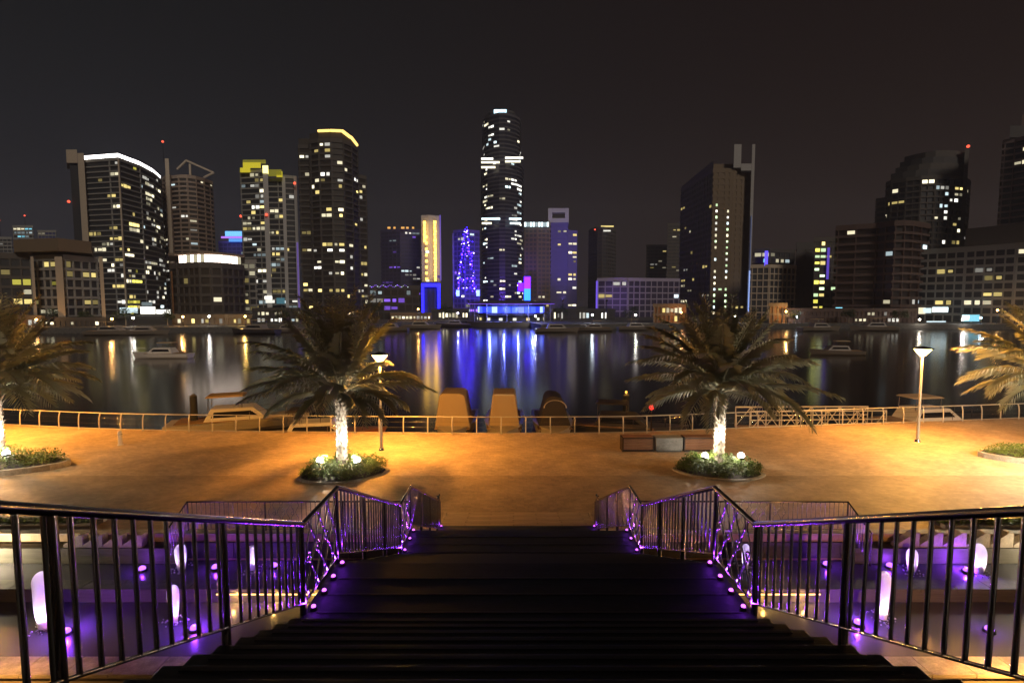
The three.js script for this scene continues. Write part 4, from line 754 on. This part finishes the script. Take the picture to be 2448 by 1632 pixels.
// -- low waterfront pieces
{ // round pavilion on the water
  const d = 236, p = thing('pavilion', 'round waterfront pavilion with thin disc roof and blue lit glass', 'pavilion', V(bx(1222, d), 0, d));
  part('deck', new THREE.CylinderGeometry(20, 20, 2.6, 48).translate(0, 0.9, 0), mat.darkConcrete, p);
  const roof = part('roof', new THREE.LatheGeometry([[0.01, 11.2], [8, 11.3], [17.5, 10.6], [19.5, 10.2], [19.5, 9.9], [15, 9.8], [0.01, 9.9]].map(a => new THREE.Vector2(...a)), 56), mat.wallDark, p);
  part('roof_edge_light', new THREE.TorusGeometry(19.4, 0.12, 6, 64).rotateX(Math.PI / 2).translate(0, 9.75, 0), glow([0.25, 0.1, 1], 1), roof);
  for (let i = 0; i < 16; i++) { const a = Math.PI * (i + 0.5) / 16, c = Math.cos(a), s = Math.sin(a); part('glass_light', UNIT, glow(i % 4 === 2 ? [0.18, 0.25, 1] : [0.02, 0.045, 1], i % 3 ? 4 : 1.3), p, new THREE.Vector3(c * 15, 7.2, s * 15), [2.6, 2.6, 0.2], Math.PI / 2 - a); if (i % 2) part('shop_window', UNIT, pick([lit.cream, lit.warm, lit.white])[2], p, new THREE.Vector3(c * 15.2, 3.2, s * 15.2), [1.5, 1.1, 0.2], Math.PI / 2 - a); }
  part('drum', new THREE.CylinderGeometry(14.7, 14.7, 7.6, 40).translate(0, 6, 0), mat.glass, p); part('floor_ring', new THREE.CylinderGeometry(16.5, 16.5, 0.5, 48).translate(0, 5.2, 0), mat.wallDark, p);
  for (let i = 0; i < 12; i++) { const a = Math.PI * 2 * i / 12 + 0.1; part('column', new THREE.CylinderGeometry(0.18, 0.18, 7.8, 8), mat.wallGrey, p, new THREE.Vector3(Math.cos(a) * 17.6, 6, Math.sin(a) * 17.6)); }
  for (const x of [-9, -3, 3, 9]) { const l = new THREE.PointLight(new THREE.Color(0.12, 0.16, 1), 260); l.position.set(x, 7.4, 16.6); p.add(l); }
}
// ochre waterfront walls and shops
const low = (label, a, b, d, y, m, sd, p, pal = 'home', levels = [1, 2, 3], name = 'waterfront_shop') => tower({ name, label, category: 'building', chain: [[a, d], [b, d]], top: high(y, d), fh: 3.2, bay: 1.7, ww: 0.66, p: p * 1.3, pal, seed: sd, core: m, band: m === mat.wallOchre ? mat.wallBrown : m, out: 0.35, bh: 0.8, levels, parapet: 0.6, deep: 10, group: 'low waterfront buildings' });
low('low orange lit building at the far left waterfront', 40, 104, 182, 760, mat.wallOchre, 301, 0.3, 'home');
low('row of small lit shops left of the white crowned tower', 106, 250, 183, 764, mat.wallDark, 303, 0.5, 'home');
low('low dark shop row below the terrace block', 412, 600, 196, 757, mat.wallBrown, 305, 0.25, 'home');
low('low shop row with white lights below the yellow crowned tower', 604, 716, 212, 741, mat.wallDark, 307, 0.35, 'mixed');
low('orange lit low pavilion right of the palm crown', 934, 1030, 250, 752, mat.wallOchre, 309, 0.5, 'home', [2, 3]);
low('low shop row with gold lights left of the pavilion', 1032, 1120, 258, 742, mat.wallDark, 311, 0.45, 'home');
low('low shop row with red and white lights right of the pavilion', 1322, 1470, 250, 742, mat.wallDark, 313, 0.4, 'mixed');
low('orange lit low wall building behind the right palm', 1562, 1640, 216, 731, mat.wallOchre, 315, 0.12, 'home');
low('ochre lit waterfront house right of the right palm', 1838, 1880, 214, 729, mat.wallOchre, 317, 0.0, 'home');
low('dark brown low arcade below the dark maroon block', 1884, 2190, 214, 742, mat.bandMaroon, 319, 0.1, 'mixed', [0, 1, 2]);
// far quay lamps
const quayLamp = (sx, d, h, I, c, label, k = 5) => {
  const g = thing('quay_lamp', label, 'street lamp', V(bx(sx, d), GROUND, d), 0, 'lamps along the far quay');
  part('pole', new THREE.CylinderGeometry(0.07, 0.1, h, 8).translate(0, h / 2, 0), mat.darkSteel, g);
  part('lamp_globe', new THREE.SphereGeometry(0.36, 12, 8).translate(0, h + 0.3, 0), glow(c, k * 5), g);
  const p = new THREE.PointLight(new THREE.Color(...c), I * 0.55); p.position.set(0, h + 0.3, 1); p.castShadow = true; g.add(p);
};
const OR = [1, 0.5, 0.14], WH = [1, 0.93, 0.82];
for (const [sx, d, h, I, c, l] of [
  [86, 178, 2.2, 170, OR, 'orange quay lamp at the far left waterfront'], [267, 179, 2.4, 200, OR, 'orange quay lamp below the white crowned tower'], [437, 184, 3, 170, OR, 'orange quay lamp at the left corner of the terrace block'],
  [586, 190, 3, 170, [1, 0.6, 0.15], 'yellow quay lamp right of the terrace block'], [1000, 240, 5, 160, OR, 'orange quay lamp beside the low orange pavilion'], [1180, 246, 3, 90, WH, 'white quay lamp left of the round pavilion'],
  [1416, 212, 3, 130, [0.8, 0.88, 1], 'cool white quay lamp right of the round pavilion'], [1520, 212, 3, 110, WH, 'white quay lamp below the violet frame block'], [1629, 212, 4, 200, [1, 0.42, 0.14], 'orange quay lamp behind the right palm'],
  [1757, 211, 2.4, 130, WH, 'white quay lamp right of the right palm'], [1879, 211, 4.4, 260, [1, 0.55, 0.16], 'bright orange quay lamp in front of the ochre house'], [2199, 204, 1.4, 160, [1, 0.86, 0.7], 'low white quay lamp below the maroon block corner'],
  [2302, 203, 1.4, 170, WH, 'low white quay lamp below the right apartment block'], [2384, 204, 5, 220, OR, 'orange quay lamp at the right edge'], [318, 183, 2.6, 90, WH, 'white quay lamp under the white crowned tower lobby'], [500, 190, 3, 70, WH, 'white quay lamp in the middle of the terrace block front'],
  [1095, 246, 3, 110, [0.6, 0.55, 1], 'bluish quay lamp below the sparkling triangle tower'], [1280, 214, 2.4, 80, WH, 'white quay lamp right of the pavilion deck'], [1905, 211, 2.2, 70, [0.7, 0.85, 1], 'pale blue quay lamp right of the ochre house'], [2345, 204, 2, 80, [0.5, 0.75, 1], 'blue quay lamp in front of the cyan lobby'],
]) quayLamp(sx, d, h, I, c, l);
// violet floodlights aimed at the central towers
for (const [sx, d, tx, td, ty, I, c, l] of [
  [1032, 372, 1032, 520, 60, 16000, [0.62, 0.5, 1], 'violet floodlight aimed at the gold striped tower'], [1120, 300, 1115, 430, 35, 16000, [0.3, 0.14, 1], 'violet floodlight aimed at the sparkling triangle tower'],
  [1200, 300, 1205, 600, 40, 60000, [0.2, 0.08, 1], 'violet floodlight aimed at the tallest tower'], [1345, 300, 1346, 480, 60, 30000, [0.36, 0.24, 1], 'violet floodlight aimed at the portal topped tower'], [1450, 240, 1490, 300, 14, 2200, [0.4, 0.22, 1], 'violet floodlight aimed at the frame block'],
]) {
  const g = thing('floodlight', l, 'floodlight', V(bx(sx, d), GROUND, d), 0, 'violet floodlights on the quay');
  part('pole', new THREE.CylinderGeometry(0.12, 0.16, 9, 8).translate(0, 4.5, 0), mat.darkSteel, g); part('housing', boxAt(1.1, 0.8, 0.5, 0, 9.3, 0), mat.darkSteel, g); part('lamp_lens', boxAt(0.95, 0.65, 0.06, 0, 9.3, -0.3), glow(c, 4), g);
  const s = new THREE.SpotLight(new THREE.Color(...c), I, 0, 0.24, 0.6); s.position.set(0, 9.3, -0.8); s.castShadow = true; s.shadow.radius = 10; const t = new THREE.Object3D(); t.name = 'aim'; t.position.set(bx(tx, td) - bx(sx, d), ty, -(td - d)); g.add(s, t); s.target = t;
}
// trees on the far bank
{
  const where = ['left of the orange waterfront building', 'below the wide roofed block', 'beside the small lit shops', 'in front of the white crowned tower', 'left of the terrace block', 'below the yellow crowned tower', 'beside the violet string block', 'left of the round pavilion', 'right of the round pavilion', 'below the violet frame block', 'left end of the arcade', 'middle of the arcade', 'right end of the arcade', 'at the right edge of the far bank'];
  [[20, 181, 5], [128, 187, 6], [205, 186, 5], [300, 189, 6], [400, 190, 5], [670, 206, 6], [905, 246, 8], [1072, 256, 7], [1340, 236, 7], [1510, 222, 7], [1900, 208, 5], [2030, 208, 5], [2150, 206, 5], [2430, 208, 8]].forEach(([sx, d, h], i) => {
    const t = thing('shore_tree', `dark leafy tree on the far bank ${where[i]}`, 'tree', V(bx(sx, d), GROUND, d), 0, 'trees on the far bank');
    part('trunk', new THREE.CylinderGeometry(0.12, 0.2, h * 0.5, 7).translate(0, h * 0.25, 0), mat.trunk, t);
    const cl = Array.from({ length: 9 }, () => [rr(-0.4, 0.4) * h, h * rr(0.45, 0.95), rr(-0.35, 0.35) * h, h * rr(0.12, 0.22)]);
    part('crown', leafMass(700, () => { const c = pick(cl), u = rr(0, 6.283), v = rr(-1, 1), q = Math.sqrt(1 - v * v); return { x: c[0] + Math.cos(u) * q * c[3], y: c[1] + v * c[3], z: c[2] + Math.sin(u) * q * c[3] }; }, 0.55), mat.shrubDark, t);
  });
}

// ---------------------------------------------------------------- boats
function hullGeo(L, B, H, flare = 1) {
  const N = 18, pos = [], idx = [];
  for (let i = 0; i <= N; i++) {
    const t = i / N, w = B / 2 * (1 - Math.pow(Math.max(0, (t - 0.4) / 0.6), 2.3)) * (0.9 + 0.1 * Math.min(1, t * 4)), h = H * (0.85 + 0.35 * t * t), x = (t - 0.5) * L, rake = 0.07 * L * Math.max(0, t - 0.6) * 2;
    for (const [k, y] of [[-1, h], [-0.86 * flare, H * 0.25], [-0.45, -0.3], [0.45, -0.3], [0.86 * flare, H * 0.25], [1, h]]) pos.push(x + rake * (y / h), y, k * Math.max(w, 0.02));
  }
  for (let i = 0; i < N; i++) for (let k = 0; k < 6; k++) { const a = i * 6 + k, b = i * 6 + (k + 1) % 6, c = a + 6, d = b + 6; idx.push(a, c, b, b, c, d); }
  for (const s of [0, N]) idx.push(s * 6, s * 6 + 1, s * 6 + 2, s * 6, s * 6 + 2, s * 6 + 3, s * 6, s * 6 + 3, s * 6 + 4, s * 6, s * 6 + 4, s * 6 + 5);
  const g = new THREE.BufferGeometry(); g.setAttribute('position', new THREE.Float32BufferAttribute(pos, 3)); g.setIndex(idx); const n = g.toNonIndexed(); n.computeVertexNormals();
  n.setAttribute('uv', new THREE.Float32BufferAttribute(new Float32Array(n.attributes.position.count * 2), 2)); return n;
}
function taper(w0, w1, h, l0, l1, y, x, shift = 0) { // cabin block narrower at the top
  const g = new THREE.BoxGeometry(1, 1, 1), a = g.attributes.position;
  for (let i = 0; i < a.count; i++) { const t = a.getY(i) + 0.5; a.setXYZ(i, a.getX(i) * (l0 + (l1 - l0) * t) + x + shift * t, y + t * h, a.getZ(i) * (w0 + (w1 - w0) * t)); }
  g.computeVertexNormals(); return g;
}
function yacht(label, pos, turn, L, o = {}) {
  const y = thing('motor_yacht', label, 'boat', pos, turn, o.group), B = L * 0.31, H = L * 0.1;
  part('hull', hullGeo(L, B, H), o.hull ?? mat.hull, y);
  part('deck', taper(B * 0.8, B * 0.78, 0.06, L * 0.7, L * 0.7, H * 0.92, -L * 0.08), mat.teak, y);
  const c = part('cabin', taper(B * 0.74, B * 0.6, L * 0.095, L * 0.46, L * 0.3, H * 0.92 + 0.05, 0, -L * 0.03), o.top ?? mat.gel, y);
  for (const s of [-1, 1]) part('cabin_window', taper(0.03, 0.03, L * 0.045, L * 0.34, L * 0.26, H * 0.92 + L * 0.032, -L * 0.01, -L * 0.015).translate(0, 0, s * B * 0.345), mat.boatGlass, c);
  if (o.canopy !== false) {
    part('canopy', taper(B * 0.62, B * 0.54, 0.12, L * 0.28, L * 0.24, H * 0.92 + L * 0.19, -L * 0.08), o.canopyMat ?? mat.canvas, y);
    for (const s of [-1, 1]) for (const q of [-0.2, 0.04]) part('canopy_post', bar(new THREE.Vector3(q * L, H * 0.92 + L * 0.09, s * B * 0.26), new THREE.Vector3((q + 0.005) * L, H * 0.92 + L * 0.19, s * B * 0.26), 0.03, 5), mat.steel, y);
  }
  part('bow_rail', merge([-1, 1].flatMap(s => [bar(new THREE.Vector3(0.1 * L, H * 1.05 + 0.6, s * B * 0.44), new THREE.Vector3(0.36 * L, H * 1.15 + 0.6, s * B * 0.24), 0.02, 5), bar(new THREE.Vector3(0.36 * L, H * 1.15 + 0.6, s * B * 0.24), new THREE.Vector3(0.5 * L, H * 1.2 + 0.6, 0), 0.02, 5), bar(new THREE.Vector3(0.1 * L, H, s * B * 0.44), new THREE.Vector3(0.1 * L, H * 1.05 + 0.6, s * B * 0.44), 0.02, 5), bar(new THREE.Vector3(0.36 * L, H, s * B * 0.24), new THREE.Vector3(0.36 * L, H * 1.15 + 0.6, s * B * 0.24), 0.02, 5)])), mat.steel, y);
  return y;
}
yacht('pale motor boat with flat canopy afloat in mid water at left', V(bx(385, 97), 0, 97), Math.PI + 0.05, 10, { hull: mat.gel });
yacht('dim motor boat with canopy afloat in mid water at right', V(bx(2005, 103), 0, 103), Math.PI - 0.15, 9.5, { hull: mat.hullFar, top: mat.cabinFar });
[[265, 166, 15, 0.1, 'far moored yacht below the white crowned tower'], [345, 168, 13, 0.2, 'far moored yacht between the tower and the terrace block'], [610, 174, 16, 3.0, 'far moored yacht below the yellow crowned tower'], [690, 182, 13, 0.1, 'far moored yacht just left of the near palm crown'],
  [930, 190, 14, 3.1, 'far moored yacht right of the near palm crown'], [1005, 205, 15, 0.05, 'far moored yacht left of the round pavilion'], [1085, 222, 14, 3.2, 'far moored yacht nearest the round pavilion on its left'], [1330, 182, 15, 0.1, 'far moored yacht right of the round pavilion'], [1420, 190, 13, 3.05, 'far moored yacht below the low shop row right of the pavilion'],
  [1520, 196, 14, 0.1, 'far moored yacht left of the right palm crown'], [1740, 200, 12, 3.1, 'far moored yacht right of the right palm crown'], [1960, 190, 15, 0.1, 'far moored yacht below the left part of the arcade'], [2090, 192, 16, 3.1, 'far moored yacht below the right part of the arcade']]
  .forEach(([sx, d, L, a, l], i) => yacht(l, V(bx(sx, d), 0, d), a, L, { group: 'yachts moored along the far quay', canopy: i % 3 !== 1, hull: i % 4 === 2 ? mat.hullDark : mat.hullFar, top: mat.cabinFar }));
// covered boats and pontoon right behind the promenade railing
{
  const p = thing('pontoon', 'long low timber pontoon below the promenade railing', 'pontoon', V(0, 0, 0));
  for (let i = 0; i < 46; i++) { const x = -27 + i * 1.16, d = 33.2 + 0.0026 * x * x; part('plank_section', new RoundedBoxGeometry(1.13, 0.14, 2.2, 1, 0.02), mat.teak, p, V(x, 0.62, d + 0.4), null, Math.atan(0.0052 * x)); part('float', new THREE.BoxGeometry(1.1, 0.6, 1.9), mat.darkConcrete, p, V(x, 0.22, d + 0.4), null, Math.atan(0.0052 * x)); }
  const cover = (sx, w0, w1, h, m, label, round, d = 40.6) => {
    const b = thing('covered_boat', label, 'boat', V(bx(sx, d), 0, d), Math.PI / 2, 'covered boats behind the promenade railing');
    part('hull', hullGeo(9.5, 3.2, 1.15).rotateY(Math.PI).translate(0, 0, 0), mat.hull, b);
    part('deck', taper(2.6, 2.5, 0.08, 6.5, 6.4, 1.02, 0.4), mat.teak, b);
    // cover: tall tarpaulin with sloping sides
    const sh = new THREE.Shape(), r = round; sh.moveTo(-w0 / 2, 0); sh.lineTo(-w1 / 2 - 0.02, h - r); sh.quadraticCurveTo(-w1 / 2, h, -w1 / 2 + r, h); sh.lineTo(w1 / 2 - r * 1.6, h); sh.quadraticCurveTo(w1 / 2, h - 0.03, w1 / 2 + 0.02, h - r * 1.6); sh.lineTo(w0 / 2, 0); sh.closePath();
    const g = new THREE.ExtrudeGeometry(sh, { depth: 2.6, bevelEnabled: true, bevelSize: 0.08, bevelThickness: 0.1, bevelSegments: 3, curveSegments: 10 }).rotateY(-Math.PI / 2).translate(0.2, 1.08, 0);
    part('tarpaulin', g, m, b);
    part('cover_seam', merge([-0.33, 0.33].map(k => boxAt(0.03, h * 0.86, 0.05, -2.51, 1.08 + h * 0.45, k * w0 * 0.8))), m, b);
    for (const s of [-1, 1]) part('stern_cleat', bar(new THREE.Vector3(-4.4, 1.05, s * 1.2), new THREE.Vector3(-4.2, 1.25, s * 1.2), 0.04, 6), mat.steel, b);
    return b;
  };
  cover(1088, 2.45, 1.75, 2.45, mat.canvas, 'boat under a tall tan tarpaulin with one rounded shoulder', 0.25);
  const c2 = cover(1206, 2.15, 1.5, 2.42, mat.canvas, 'boat under a flat topped tan tarpaulin with a bright top bar', 0.06);
  part('top_bar', bar(new THREE.Vector3(-2.56, 3.52, -0.72), new THREE.Vector3(-2.56, 3.52, 0.72), 0.045, 8), mat.gel, c2);
  const c3 = cover(1322, 2.3, 1.3, 2.25, mat.blackCanvas, 'boat under a rounded black hood', 0.5); part('hood_bow', new THREE.TorusGeometry(0.82, 0.045, 6, 20, Math.PI).rotateY(Math.PI / 2).scale(1, 0.7, 1).translate(-2.56, 2.55, 0), mat.hull, c3);
  yacht('tan moored boat with shade canopy left of the palm, near a black pile', V(bx(560, 42), 0, 42), 0.35, 10, { canopyMat: mat.canvas });
  yacht('dark red brown moored boat behind the palm trunk', V(bx(750, 37.5), 0, 37.5), 0.2, 9, { hull: M([0.2, 0.07, 0.04], 0.4), canopyMat: mat.blackCanvas });
  yacht('dark moored boat behind the railing left of the right palm', V(bx(1490, 40), 0, 40), -0.25, 9, { hull: mat.hullDark, top: mat.blackCanvas, canopyMat: mat.blackCanvas });
  yacht('moored boat behind the lamp post at right', V(bx(2230, 42), 0, 42), 0.15, 9.5, { canopyMat: mat.canvas, hull: mat.hullDark });
  // black mooring piles
  for (const [sx, d, h, l] of [[453, 41, 2.9, 'tall black mooring pile left of the shade canopy boat'], [1500, 43, 2.6, 'dark mooring pile with a small amber lamp']]) {
    const m = thing('mooring_pile', l, 'pile', V(bx(sx, d), -1.5, d), 0, 'mooring piles'); part('pile', new THREE.CylinderGeometry(0.26, 0.28, h + 1.5, 14).translate(0, (h + 1.5) / 2, 0), mat.rubber, m); part('cap', new THREE.ConeGeometry(0.29, 0.2, 14).translate(0, h + 1.6, 0), mat.darkConcrete, m);
    if (sx > 1000) { part('amber_lamp', ball(new THREE.Vector3(0, h + 1.78, 0), 0.1, 8), glow([1, 0.45, 0.06], 3), m); const q = new THREE.PointLight(new THREE.Color(1, 0.45, 0.06), 1); q.position.set(0, h + 1.9, 0.15); m.add(q); }
  }
  const rl = thing('channel_marker', 'post with a small red lamp behind the railing left of the right palm', 'marker', V(bx(1562, 35.5), 0.6, 35.5)); part('post', new THREE.CylinderGeometry(0.05, 0.06, 2.4, 8).translate(0, 1.2, 0), mat.darkSteel, rl); part('red_lamp', ball(new THREE.Vector3(0, 2.5, 0), 0.17, 10), glow([1, 0.04, 0.03], 2.5), rl); { const q = new THREE.PointLight(new THREE.Color(1, 0.05, 0.03), 2); q.position.set(0, 2.55, 0.25); rl.add(q); }
}
{ // gangway: truss bridge down to the boats
  const g = thing('gangway', 'pale truss gangway behind the railing at right', 'gangway'), A = [15.8, 34.2], B = [26.6, 36.6], n = 9, yA = 1.75, yB = 1.3;
  const P = (u, h, k) => { const dx = B[0] - A[0], dd = B[1] - A[1], L = Math.hypot(dx, dd); return V(A[0] + dx * u - dd / L * k, yA + (yB - yA) * u + h, A[1] + dd * u + dx / L * k); };
  for (const k of [0, 1.5]) {
    part('top_chord', bar(P(0, 1.35, k), P(1, 1.35, k), 0.055, 8), mat.railPaint, g); part('mid_chord', bar(P(0, 0.75, k), P(1, 0.75, k), 0.035, 8), mat.railPaint, g); part('bottom_chord', bar(P(0, 0, k), P(1, 0, k), 0.055, 8), mat.railPaint, g);
    for (let i = 0; i <= n; i++) { part('upright', bar(P(i / n, 0, k), P(i / n, 1.35, k), 0.035, 8), mat.railPaint, g); if (i < n) part('diagonal', bar(P((i + (i % 2)) / n, 0, k), P((i + 1 - (i % 2)) / n, 1.35, k), 0.03, 8), mat.railPaint, g); }
  }
  for (let i = 0; i < 36; i++) part('plank', new THREE.BoxGeometry(0.27, 0.04, 1.42), mat.teak, g, P((i + 0.5) / 36, 0.06, 0.75), null, Math.atan2(B[1] - A[1], B[0] - A[0]));
}
scene.traverse(o => { if (o.isMesh) o.castShadow = o.receiveShadow = true; });
renderer.render(scene, camera);
